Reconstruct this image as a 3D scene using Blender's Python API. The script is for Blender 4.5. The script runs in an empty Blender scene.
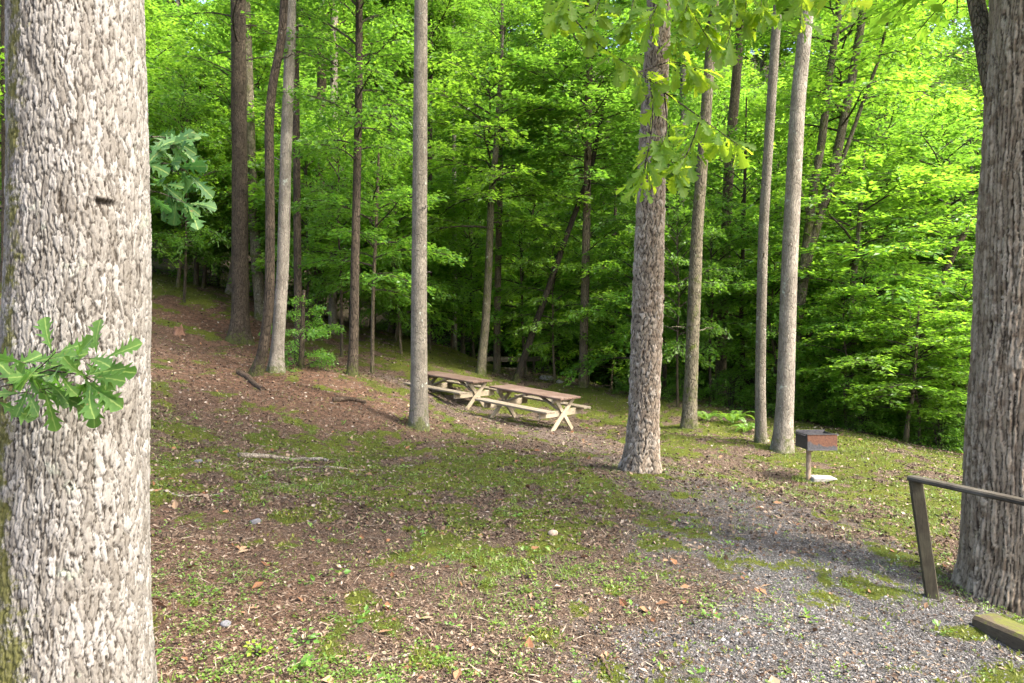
import bpy, math, random
import numpy as np
from mathutils import Vector, Matrix

random.seed(11)
RNG = np.random.default_rng(11)
SC = bpy.context.scene
COL = SC.collection
F = 711.1
CAMZ = 1.8


def P(u, v, Y):
    """a point at distance Y in front of the standpoint, measured off the photograph"""
    return np.array([(u - 512) * Y / F, Y, CAMZ - (v - 341.5) * Y / F])


# ------------------------------------------------------------------ noise
def hash2(ix, iy, seed):
    h = (ix.astype(np.int64) * 374761393 + iy.astype(np.int64) * 668265263 + seed * 1442695041) & 0x7fffffff
    h = ((h ^ (h >> 13)) * 1274126177) & 0x7fffffff
    h = (h ^ (h >> 16)) & 0xffffff
    return h / float(0xffffff)


def vnoise(x, y, seed=0):
    x = np.asarray(x, float); y = np.asarray(y, float)
    ix = np.floor(x); iy = np.floor(y)
    fx = x - ix; fy = y - iy
    fx = fx * fx * (3 - 2 * fx); fy = fy * fy * (3 - 2 * fy)
    a = hash2(ix, iy, seed); b = hash2(ix + 1, iy, seed)
    c = hash2(ix, iy + 1, seed); d = hash2(ix + 1, iy + 1, seed)
    return (a + (b - a) * fx) * (1 - fy) + (c + (d - c) * fx) * fy


def fbm(x, y, seed=0, octv=4):
    s = 0; amp = .5; t = 0
    for o in range(octv):
        s = s + amp * vnoise(x * 2 ** o + 17.3 * o, y * 2 ** o - 9.1 * o, seed + o)
        t += amp; amp *= .5
    return s / t


def sstep(a, b, x):
    t = np.clip((x - a) / (b - a), 0, 1)
    return t * t * (3 - 2 * t)


# ------------------------------------------------------------------ objects
def mesh_np(name, verts, faces, mats, attrs=None, smooth=False, matidx=None):
    """faces: list of int arrays of shape (n, k)"""
    me = bpy.data.meshes.new(name)
    verts = np.asarray(verts, np.float32)
    me.vertices.add(len(verts))
    me.vertices.foreach_set('co', verts.ravel())
    faces = [np.asarray(f, np.int32) for f in faces if len(f)]
    nl = sum(f.size for f in faces); nf = sum(len(f) for f in faces)
    me.loops.add(nl); me.polygons.add(nf)
    me.loops.foreach_set('vertex_index', np.concatenate([f.ravel() for f in faces]))
    tot = np.concatenate([np.full(len(f), f.shape[1], np.int32) for f in faces])
    me.polygons.foreach_set('loop_start', np.concatenate([[0], np.cumsum(tot)[:-1]]).astype(np.int32))
    if matidx is not None:
        me.polygons.foreach_set('material_index', np.asarray(matidx, np.int32))
    me.polygons.foreach_set('use_smooth', np.full(nf, bool(smooth)))
    me.update(calc_edges=True)
    for k, a in (attrs or {}).items():
        at = me.attributes.new(k, 'FLOAT', 'POINT')
        at.data.foreach_set('value', np.asarray(a, np.float32))
    for m in (mats if isinstance(mats, (list, tuple)) else [mats]):
        me.materials.append(m)
    return me


def link(name, me, parent=None, loc=None):
    o = bpy.data.objects.new(name, me)
    COL.objects.link(o)
    if parent is not None:
        o.parent = parent
    if loc is not None:
        o.location = [float(c) for c in loc]
    return o


def tag(o, label, cat, group=None, kind=None):
    if label:
        o['label'] = label
    if cat:
        o['category'] = cat
    if group:
        o['group'] = group
    if kind:
        o['kind'] = kind
    return o


def empty(name, loc, rz=0):
    o = bpy.data.objects.new(name, None)
    COL.objects.link(o)
    o.location = [float(c) for c in loc]
    o.rotation_euler = (0, 0, rz)
    o.empty_display_size = .2
    return o


def copy_tree(root, loc, rz, sc, label, group, tilt=(0, 0)):
    r = root.copy(); COL.objects.link(r)
    r.location = [float(c) for c in loc]; r.rotation_euler = (tilt[0], tilt[1], rz)
    r.scale = (sc[0], sc[0], sc[1])
    r['label'] = label
    if group:
        r['group'] = group
    elif 'group' in r.keys():
        del r['group']
    for ch in list(root.children):
        c = ch.copy(); COL.objects.link(c); c.parent = r
        for g in list(ch.children):
            d = g.copy(); COL.objects.link(d); d.parent = c
    return r


class MB:
    """collects boxes and tubes, links them as one mesh"""
    def __init__(self):
        self.v = []; self.f4 = []; self.n = 0; self.fx = []

    def add(self, v, quads, others=()):
        v = np.asarray(v, float)
        self.v.append(v)
        if len(quads):
            self.f4.append(np.asarray(quads, int) + self.n)
        for o in others:
            self.fx.append(np.asarray([o], int) + self.n)
        self.n += len(v)

    def beam(self, a, b, w, t, up=(0, 0, 1), bev=.006, roll=0):
        """bevelled board from a to b, w wide sideways, t thick along up"""
        a = np.array(a, float); b = np.array(b, float)
        d = b - a; L = np.linalg.norm(d); d /= L
        up = np.array(up, float); s = np.cross(d, up); s /= np.linalg.norm(s); n = np.cross(s, d)
        w /= 2; t /= 2
        prof = [(w - bev, -t), (w, -t + bev), (w, t - bev), (w - bev, t), (-w + bev, t), (-w, t - bev), (-w, -t + bev), (-w + bev, -t)]
        rings = []
        for pos, k in ((0, 1), (bev, 0), (L - bev, 0), (L, 1)):
            for (px, py) in prof:
                sx = px * (1 - k * bev / w); sy = py * (1 - k * bev / t)
                rings.append(a + d * pos + s * sx + n * sy)
        q = []
        for r in range(3):
            for k in range(8):
                q.append((r * 8 + k, r * 8 + (k + 1) % 8, r * 8 + 8 + (k + 1) % 8, r * 8 + 8 + k))
        self.add(rings, q, [tuple(reversed(range(8))), tuple(range(24, 32))])

    def tube(self, pts, rad, sides=6, cap=True):
        v, q = tube(pts, rad, sides)
        n = len(pts)
        oth = [tuple(reversed(range(sides))), tuple(range((n - 1) * sides, n * sides))] if cap else []
        self.add(v, q, oth)

    def mesh(self, name, mat, smooth=False, attrs=None):
        return mesh_np(name, np.concatenate(self.v), self.f4 + self.fx, mat, attrs, smooth)

    def build(self, name, mat, parent=None, loc=None, smooth=False):
        return link(name, self.mesh(name, mat, smooth), parent, loc)


def tube(pts, rad, sides=6):
    pts = np.asarray(pts, float); n = len(pts)
    rad = np.broadcast_to(np.asarray(rad, float), (n,))
    t = np.gradient(pts, axis=0)
    t /= np.linalg.norm(t, axis=1, keepdims=True) + 1e-9
    ref = np.array([0, 0, 1.]) if abs(t[:, 2].mean()) < .8 else np.array([1., 0, 0])
    s = np.cross(t, ref); s /= np.linalg.norm(s, axis=1, keepdims=True) + 1e-9
    u = np.cross(s, t)
    a = np.linspace(0, 2 * np.pi, sides, endpoint=False)
    v = pts[:, None] + rad[:, None, None] * (np.cos(a)[None, :, None] * s[:, None] + np.sin(a)[None, :, None] * u[:, None])
    i = np.arange(n - 1)[:, None] * sides; k = np.arange(sides)[None]
    k2 = (k + 1) % sides
    q = np.stack([i + k2, i + k, i + sides + k, i + sides + k2], -1).reshape(-1, 4)
    return v.reshape(-1, 3), q


# ------------------------------------------------------------------ materials
def newmat(name):
    m = bpy.data.materials.new(name); m.use_nodes = True
    nt = m.node_tree; nt.nodes.clear()
    return m, nt


class N:
    def __init__(self, nt):
        self.nt = nt

    def __call__(self, t, ins=None, **kw):
        n = self.nt.nodes.new(t)
        for k, v in kw.items():
            setattr(n, k, v)
        for k, v in (ins or {}).items():
            if isinstance(v, bpy.types.NodeSocket):
                self.nt.links.new(v, n.inputs[k])
            else:
                n.inputs[k].default_value = v
        return n

    def ramp(self, fac, stops):
        r = self('ShaderNodeValToRGB', {0: fac})
        el = r.color_ramp.elements
        while len(el) < len(stops):
            el.new(.5)
        for e, (p, c) in zip(el, stops):
            e.position = p; e.color = (*c, 1) if len(c) == 3 else c
        return r.outputs[0]

    def mix(self, fac, a, b, mode='MIX'):
        n = self.nt.nodes.new('ShaderNodeMix'); n.data_type = 'RGBA'; n.blend_type = mode
        for idx, v in ((0, fac), (6, a), (7, b)):
            if isinstance(v, bpy.types.NodeSocket):
                self.nt.links.new(v, n.inputs[idx])
            else:
                n.inputs[idx].default_value = v if idx == 0 else (*v, 1)
        return n.outputs[2]

    def math(self, op, a, b=0., clamp=False):
        n = self.nt.nodes.new('ShaderNodeMath'); n.operation = op; n.use_clamp = clamp
        for i, v in ((0, a), (1, b)):
            if isinstance(v, bpy.types.NodeSocket):
                self.nt.links.new(v, n.inputs[i])
            else:
                n.inputs[i].default_value = v
        return n.outputs[0]

    def attr(self, name):
        return self('ShaderNodeAttribute', attribute_name=name).outputs['Fac']

    def noise(self, co, scale, detail=4, rough=.6):
        return self('ShaderNodeTexNoise', {'Vector': co, 'Scale': scale, 'Detail': detail, 'Roughness': rough}).outputs[0]

    def mapping(self, co, scale):
        return self('ShaderNodeMapping', {'Vector': co, 'Scale': scale}).outputs[0]

    def rng(self, x, a, b, c=0., d=1.):
        n = self('ShaderNodeMapRange', {0: x, 1: a, 2: b, 3: c, 4: d})
        return n.outputs[0]

    def out(self, sh):
        o = self('ShaderNodeOutputMaterial')
        self.nt.links.new(sh, o.inputs[0])

    def princ(self, color, rough=.8, normal=None, spec=.3, **kw):
        d = {'Base Color': color if isinstance(color, bpy.types.NodeSocket) else (*color, 1), 'Roughness': rough, 'Specular IOR Level': spec}
        if normal is not None:
            d['Normal'] = normal
        d.update(kw)
        return self('ShaderNodeBsdfPrincipled', d).outputs[0]


LEAF_GAIN = 1.2


def leaf_mat(name, c_dark, c_mid, c_light, transl=.45, tcol=(.22, .36, .03), rough=.42, clump=1.1, veins=False):
    m, nt = newmat(name); n = N(nt)
    c_dark, c_mid, c_light = ([min(1, k * LEAF_GAIN) for k in c] for c in (c_dark, c_mid, c_light)); tcol = tuple(min(1, k * 1.25) for k in tcol)
    rnd = n.attr('rnd')
    oi = n('ShaderNodeObjectInfo')
    geo = n('ShaderNodeNewGeometry')
    big = n.noise(geo.outputs['Position'], clump, 2)
    f = n.math('ADD', n.math('MULTIPLY', rnd, .55), n.math('MULTIPLY', n.rng(big, .3, .7), .45))
    col = n.ramp(f, [(0, c_dark), (.5, c_mid), (1, c_light)])
    hs = n('ShaderNodeHueSaturation', {'Color': col, 'Hue': n.rng(oi.outputs['Random'], 0, 1, .485, .515),
                                       'Value': n.rng(oi.outputs['Random'], 0, 1, .85, 1.15), 'Saturation': 1.0}).outputs[0]
    if veins:
        mid = n.attr('mid')
        hs = n.mix(n.rng(mid, .86, .95), hs, (.16, .22, .06))
        sp = n.noise(geo.outputs['Position'], 55., 3)
        hs = n.mix(n.rng(sp, .66, .70), hs, (.11, .075, .03))
        hs = n.mix(n.math('MULTIPLY', n.rng(n.noise(geo.outputs['Position'], 16., 4), .4, .7), .35), hs, (.10, .15, .03))
    tc = n.mix(rnd, tcol, tuple(min(1, c * f_) for c, f_ in zip(tcol, (1.35, 1.2, 1.0))))
    pr = n.princ(hs, rough, spec=.25 if veins else .5)
    tr = n('ShaderNodeBsdfTranslucent', {'Color': tc}).outputs[0]
    mx = n('ShaderNodeMixShader', {0: transl, 1: pr, 2: tr}).outputs[0]
    n.out(mx)
    return m


def bark_mat(name, c1, c2, cell=14, stretch=.3, moss=.0, lichen=.0, depth=.03, mosscol=(.07, .085, .018), fis=.25, foot_moss=.8):
    m, nt = newmat(name); n = N(nt)
    co = n('ShaderNodeTexCoord').outputs['Object']
    oi = n('ShaderNodeObjectInfo').outputs['Random']
    off = n('ShaderNodeVectorMath', {0: co, 1: n('ShaderNodeCombineXYZ', {0: n.math('MULTIPLY', oi, 31.), 2: n.math('MULTIPLY', oi, 57.)}).outputs[0]}).outputs[0]
    mp = n.mapping(off, (1, 1, stretch))
    w = n('ShaderNodeTexNoise', {'Vector': mp, 'Scale': cell * .6, 'Detail': 2.}).outputs[1]
    mp2 = n.mix(.04, mp, w, 'ADD')
    vo = n('ShaderNodeTexVoronoi', {'Vector': mp2, 'Scale': cell}, feature='DISTANCE_TO_EDGE').outputs[0]
    fine = n.noise(mp, cell * 4, 5)
    med = n.noise(off, 3., 4)
    crack = n.rng(vo, 0, .12)
    f = n.math('ADD', n.math('MULTIPLY', fine, .6), n.math('MULTIPLY', med, .4))
    col = n.ramp(f, [(.36, tuple(c * .75 for c in c1)), (.52, tuple((a + b) / 2 for a, b in zip(c1, c2))), (.66, tuple(c * 1.2 for c in c2))])
    col = n.mix(n.math('MULTIPLY', n.math('SUBTRACT', 1., crack), fis * 3., True), col, tuple(c * .3 for c in c1))
    if lichen:
        ln = n.noise(off, 7., 5)
        col = n.mix(n.rng(ln, .72 - lichen * .3, .8 - lichen * .3), col, (.36, .39, .32))
    if moss:
        mn = n.noise(off, 4., 6, .7)
        col = n.mix(n.rng(mn, .75 - moss * .4, .85 - moss * .4), col, mosscol)
    zf = n('ShaderNodeSeparateXYZ', {0: co}).outputs[2]
    foot = n.math('ADD', n.rng(zf, .0, .55, .28, .0), n.noise(off, 9., 5, .7))
    col = n.mix(n.math('MULTIPLY', n.rng(foot, .66, .8), foot_moss), col, mosscol)
    streak = n.noise(n.mapping(off, (1, 1, .12)), 16., 4)
    col = n.mix(n.math('MULTIPLY', n.rng(streak, .5, .72), .45), col, tuple(c * .55 for c in c1))
    h = n.math('ADD', n.math('MULTIPLY', crack, 1.), n.math('MULTIPLY', fine, .5))
    bp = n('ShaderNodeBump', {'Strength': .9, 'Distance': depth, 'Height': h}).outputs[0]
    n.out(n.princ(col, .9, bp, .15))
    return m


def bark_disp_mat(name, groove, low, high, pale, moss_dir=None, lichen=.3, moss=.5, warm=None):
    """bark for trunks whose plates are modelled: 'fis' = 0 in a fissure, 'cell' random per plate"""
    m, nt = newmat(name); n = N(nt)
    co = n('ShaderNodeTexCoord').outputs['Object']
    fis = n.attr('fis'); cell = n.attr('cell'); mo = n.attr('moss')
    fine = n.noise(n.mapping(co, (1, 1, .4)), 90, 6, .7)
    med = n.noise(co, 5., 5, .65)
    f = n.math('ADD', n.math('MULTIPLY', fine, .5), n.math('ADD', n.math('MULTIPLY', cell, .3), n.math('MULTIPLY', med, .3)))
    col = n.ramp(f, [(.3, low), (.55, high), (.8, pale)])
    if warm:
        col = n.mix(n.rng(n.noise(co, 9., 3), .5, .62), col, warm)
    ln = n.noise(co, 6., 6, .7)
    col = n.mix(n.math('MULTIPLY', n.rng(ln, .62, .7), lichen), col, (.33, .40, .30))
    col = n.mix(n.math('SUBTRACT', 1., n.rng(fis, .0, .62)), col, groove)
    mn = n.noise(co, 13., 6, .75)
    mf = n.math('MULTIPLY', n.rng(n.math('ADD', mn, n.math('MULTIPLY', mo, .36)), .74, .84), moss)
    col = n.mix(mf, col, n.mix(fine, (.035, .04, .012), (.10, .095, .022)))
    bp = n('ShaderNodeBump', {'Strength': .7, 'Distance': .006, 'Height': fine}).outputs[0]
    n.out(n.princ(col, .92, bp, .12))
    return m


def wood_mat(name, c1, c2, scale=1., moss=0., along=(1, 8, 8), grey=None, rough=.8):
    m, nt = newmat(name); n = N(nt)
    co = n('ShaderNodeTexCoord').outputs['Object']
    g = n.noise(n.mapping(co, along), 9 * scale, 6, .7)
    b = n.noise(co, 2.5, 4)
    f = n.math('ADD', n.math('MULTIPLY', g, .65), n.math('MULTIPLY', b, .35))
    col = n.ramp(f, [(.32, c1), (.68, c2)])
    if grey:
        col = n.mix(n.rng(b, .45, .65), col, grey)
    if moss:
        geo = n('ShaderNodeNewGeometry')
        z = n('ShaderNodeSeparateXYZ', {0: geo.outputs['Normal']}).outputs[2]
        mn = n.noise(co, 8., 6, .7)
        mf = n.rng(n.math('ADD', n.math('MULTIPLY', z, .16), mn), .78 - moss * .3, .9 - moss * .3)
        col = n.mix(mf, col, n.mix(n.noise(co, 60., 4), (.035, .042, .012), (.14, .145, .022)))
    bp = n('ShaderNodeBump', {'Strength': .5, 'Distance': .006, 'Height': g}).outputs[0]
    n.out(n.princ(col, rough, bp, .25))
    return m


M = {}
# foliage
M['leaf_fresh'] = leaf_mat('leaf_fresh', (.030, .082, .010), (.055, .125, .016), (.095, .17, .028), .52, (.16, .34, .03))
M['leaf_deep'] = leaf_mat('leaf_deep', (.022, .065, .012), (.042, .10, .018), (.07, .135, .025), .46, (.13, .28, .025))
M['leaf_bright'] = leaf_mat('leaf_bright', (.036, .095, .010), (.064, .14, .016), (.105, .18, .028), .55, (.19, .37, .028))
M['leaf_oak'] = leaf_mat('leaf_oak', (.016, .055, .012), (.045, .10, .014), (.085, .15, .018), .55, (.34, .50, .03), .6, veins=True)
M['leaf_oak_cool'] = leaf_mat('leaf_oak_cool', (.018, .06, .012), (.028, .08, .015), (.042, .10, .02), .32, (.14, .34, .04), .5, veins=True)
M['leaf_oak_shaded'] = leaf_mat('leaf_oak_shaded', (.014, .048, .014), (.022, .062, .017), (.032, .078, .02), .3, (.09, .25, .05), .6, veins=True)  # darker, tealer leaf_oak_cool: the rear sprig's shade is painted into the colour
M['fern'] = leaf_mat('fern_leaf', (.05, .12, .015), (.08, .16, .02), (.11, .19, .03), .4, (.2, .36, .03))
M['weed'] = leaf_mat('weed_leaf', (.045, .10, .014), (.075, .14, .02), (.12, .18, .028), .3, (.2, .34, .03))
M['weed_yellow'] = leaf_mat('weed_yellow', (.09, .16, .012), (.13, .20, .015), (.19, .24, .02), .3, (.3, .42, .03))
M['grass'] = leaf_mat('grass_blade', (.05, .09, .014), (.085, .125, .02), (.13, .165, .03), .3, (.2, .3, .03))
# barks
M['twig'] = bark_mat('twig_bark', (.05, .04, .03), (.10, .085, .065), 20, .3, foot_moss=0.)
M['bark_grey'] = bark_mat('bark_grey', (.13, .113, .085), (.24, .213, .168), 36, .3, .05, .25, .012, fis=.12)
M['bark_pale'] = bark_mat('bark_pale', (.16, .14, .11), (.30, .27, .22), 38, .2, .0, .3, .012, fis=.13)
M['bark_brown'] = bark_mat('bark_brown', (.10, .08, .056), (.21, .165, .11), 34, .2, .1, .05, .02)
M['bark_dark'] = bark_mat('bark_dark', (.045, .036, .026), (.105, .08, .054), 32, .2, .12, .05, .022)
M['bark_black'] = bark_mat('bark_black', (.022, .018, .013), (.06, .048, .034), 32, .2, .1, .0, .02)
M['bark_mossy'] = bark_mat('bark_mossy', (.09, .078, .05), (.20, .175, .12), 32, .22, .5, .25, .02)
M['bark_oak'] = bark_disp_mat('bark_white_oak', (.016, .012, .008), (.085, .075, .061), (.155, .144, .126), (.235, .225, .207), lichen=.35, moss=.9)
M['bark_ridged'] = bark_disp_mat('bark_ridged', (.026, .018, .012), (.135, .102, .068), (.24, .193, .137), (.34, .29, .22), lichen=.1, moss=.35, warm=(.15, .112, .075))
M['bark_pine'] = bark_disp_mat('bark_plated', (.026, .019, .013), (.125, .096, .068), (.225, .184, .14), (.36, .32, .265), lichen=.2, moss=.3, warm=(.175, .135, .098))

# ------------------------------------------------------------------ terrain
CP = [tuple(P(*c)) for c in [
    (150, 683, 3.5), (400, 683, 3.55), (700, 683, 3.75), (1000, 683, 3.85), (932, 598, 5.2), (1005, 620, 5.2),
    (640, 470, 9.5), (418, 429, 12.2), (552, 432, 14.1), (812, 482, 11.), (690, 427, 15), (762, 447, 13.2), (782, 453, 12.8),
    (960, 480, 10.5), (900, 441, 15.5), (255, 376, 14.), (240, 341, 18), (155, 284, 20), (352, 375, 15), (400, 335, 25), (455, 349, 26),
    (480, 373, 20), (515, 381, 20), (583, 387, 20), (628, 420, 16.7), (470, 409, 16.3), (150, 440, 8), (150, 540, 5.2), (300, 460, 9.3),
    (400, 560, 5.3), (600, 560, 5.7), (760, 540, 6.4), (850, 520, 7.4), (300, 400, 12.5), (5, 290, 17), (497, 374, 22),
    (640, 395, 24), (720, 402, 20.5), (560, 380, 24.5), (850, 430, 17.5), (210, 300, 20), (333, 326, 22)]]
CP += [(-6, 4, .7), (-8, 8, 1.7), (-13, 13, 3.2), (6, 4, -.3), (8, 8, -.6), (11, 12, -.9), (14, 16, -1.), (0, 0, .12), (0, -12, .2), (-12, -6, 1.2),
       (12, -6, -.6), (1, 27, -.9), (5, 23.5, -1.0), (10, 20.5, -1.1), (17, 19, -1.4), (-4, 33, .6), (2.5, 32, .6), (8, 28.5, .6), (14, 25, .5), (21, 24, .6),
       (0, 41, 4.5), (10, 37, 4.8), (21, 33, 4.8), (-9, 36, 3.4), (-16, 31, 5.6), (-20, 20, 5.), (-26, 42, 10), (0, 60, 15), (22, 56, 17), (42, 45, 15), (-28, 62, 18),
       (0, 100, 40), (50, 100, 42), (-50, 100, 40), (-60, 50, 22), (65, 50, 22), (-60, 0, 7), (60, 0, -3), (60, -40, -3), (-60, -40, 6), (0, -60, 1),
       (0, 150, 62), (110, 150, 62), (-110, 150, 62), (-130, 40, 30), (130, 40, 26), (-130, -60, 10), (130, -60, 0)]
CP = np.array(CP)


def _tps_fit(p):
    n = len(p); d = np.linalg.norm(p[:, None, :2] - p[None, :, :2], axis=2)
    K = np.where(d > 0, d * d * np.log(d + 1e-12), 0) + np.eye(n) * .6
    Q = np.c_[np.ones(n), p[:, :2]]
    A = np.block([[K, Q], [Q.T, np.zeros((3, 3))]])
    return np.linalg.solve(A, np.r_[p[:, 2], 0, 0, 0])


TPS = _tps_fit(CP)


def base_z(x, y):
    x = np.atleast_1d(np.asarray(x, float)); y = np.atleast_1d(np.asarray(y, float))
    out = np.full(x.shape, TPS[-3]) + TPS[-2] * x + TPS[-1] * y
    for w, c in zip(TPS[:-3], CP):
        d2 = (x - c[0]) ** 2 + (y - c[1]) ** 2
        out += w * .5 * d2 * np.log(d2 + 1e-12)
    return out


def gz(x, y):
    x = np.atleast_1d(np.asarray(x, float)); y = np.atleast_1d(np.asarray(y, float))
    z = base_z(x, y)
    z += (fbm(x * .55, y * .55, 3, 3) - .5) * .16
    z += (fbm(x * 3.2, y * 3.2, 5, 4) - .5) * .075
    z += (fbm(x * 14, y * 14, 8, 2) - .5) * .014
    # the creek bed
    cy = creek_y(x)
    dd = np.abs(y - cy)
    z -= .75 * np.exp(-(dd / 1.3) ** 2) * sstep(-6, 0, x)
    return z


def creek_y(x):
    return np.interp(x, [-40, -4, 1, 5, 10, 17, 60], [60, 33, 27, 23.6, 20.8, 19.3, 14])


def g1(x, y):
    return float(gz([x], [y])[0])


def GP(u, v, y0=3.0, y1=40):
    """ground point seen at a pixel of the photograph"""
    ys = np.linspace(y0, y1, 1500)
    xs = (u - 512) * ys / F
    zs = CAMZ - (v - 341.5) * ys / F
    hit = np.nonzero(gz(xs, ys) >= zs)[0]
    i = hit[0] if len(hit) else len(ys) - 1
    return np.array([xs[i], ys[i], g1(xs[i], ys[i])])


PATH = np.array([(1.9, 1.5, 2.0), (2.0, 3, 1.9), (2.25, 4.5, 1.55), (2.45, 6, 1.25), (2.5, 8, 1.0), (2.1, 10, .9), (1.5, 12, 1.0), (.9, 14, 1.4), (-.9, 16, 1.3), (-2.6, 17, .9)])


def masks(x, y):
    hw = np.full(x.shape, -9.)
    for (x0, y0, w0), (x1, y1, w1) in zip(PATH[:-1], PATH[1:]):
        dx, dy = x1 - x0, y1 - y0
        t = np.clip(((x - x0) * dx + (y - y0) * dy) / (dx * dx + dy * dy), 0, 1)
        d = np.hypot(x - x0 - t * dx, y - y0 - t * dy)
        hw = np.maximum(hw, 1 - d / (w0 + t * (w1 - w0)))
    n1 = fbm(x * .8, y * .8, 21, 4); n2 = fbm(x * 2.6, y * 2.6, 33, 4)
    n3 = fbm(x * 7, y * 7, 45, 3)
    path = sstep(-.35, .75, hw + (n1 - .5) * 1.3 + (n2 - .5) * 1.0 + (n3 - .5) * .6)
    grey = path * (1 - .8 * sstep(5.4, 10.4, y + (n1 - .5) * 3)) * (1 - sstep(9, 12, y))
    dirt = path * (1 - grey / np.maximum(path, 1e-3))

    def blob(cx, cy, rx, ry):
        return np.exp(-(((x - cx) / rx) ** 2 + ((y - cy) / ry) ** 2))
    moss = .30 - .28 * blob(-.3, 4.4, 1.7, 1.4) - .22 * blob(2., 7.2, 1.2, 1.6) + .35 * blob(-8.5, 18.2, 2.5, 1.2) + .55 * blob(-1.2, 9.3, 2.3, 2.0) + .5 * blob(-3.6, 9.0, 1.6, 1.6) + .7 * blob(-2.6, 22, 3.2, 3.6) + .5 * blob(6., 12.3, 2.6, 3.2) + .6 * blob(2., 18.5, 2.4, 1.6) \
        + .9 * blob(-10.5, 20.6, 3.5, 1.6) + .8 * blob(-9, 16, 3, 6) * (x < -9.5) + .25 * blob(-1.0, 6.2, 1.5, 1.4) + .6 * blob(8.5, 14.8, 3.2, 1.7) + .35 * blob(4.3, 8.6, 1.3, 1.8) + .3 * blob(3.2, 15.2, 2.0, 1.8)
    soil = .85 * blob(-5.2, 14.5, 2.6, 4.2) + .8 * blob(-8, 19, 2.5, 2.5) + .6 * blob(-1.9, 4.0, 1.2, 1.2) + .5 * blob(-2.6, 13, 1.8, 2.2) + .35 * blob(-2.8, 5.7, 1.2, 1.2)
    n4 = fbm(x * 4.2 + 3, y * 2.6, 57, 3)
    mo = sstep(.25, .95, moss * .80 + .24 + (n2 - .5) * 1.1 + (n1 - .5) * 1.4 + (n3 - .5) * .8 + (n4 - .5) * 1.5 - soil * .35 - path * .22)
    mo = np.maximum(mo, 1.3 * blob(2.92, 4.62, .22, .10) + 1.2 * blob(2.72, 5.25, .26, .12)).clip(0, 1)
    # woodland floor past the clearing
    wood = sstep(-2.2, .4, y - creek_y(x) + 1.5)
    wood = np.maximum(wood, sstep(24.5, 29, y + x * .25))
    return grey, np.clip(dirt, 0, 1), mo * (1 - wood), np.clip(soil, 0, 1), wood, path


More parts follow.
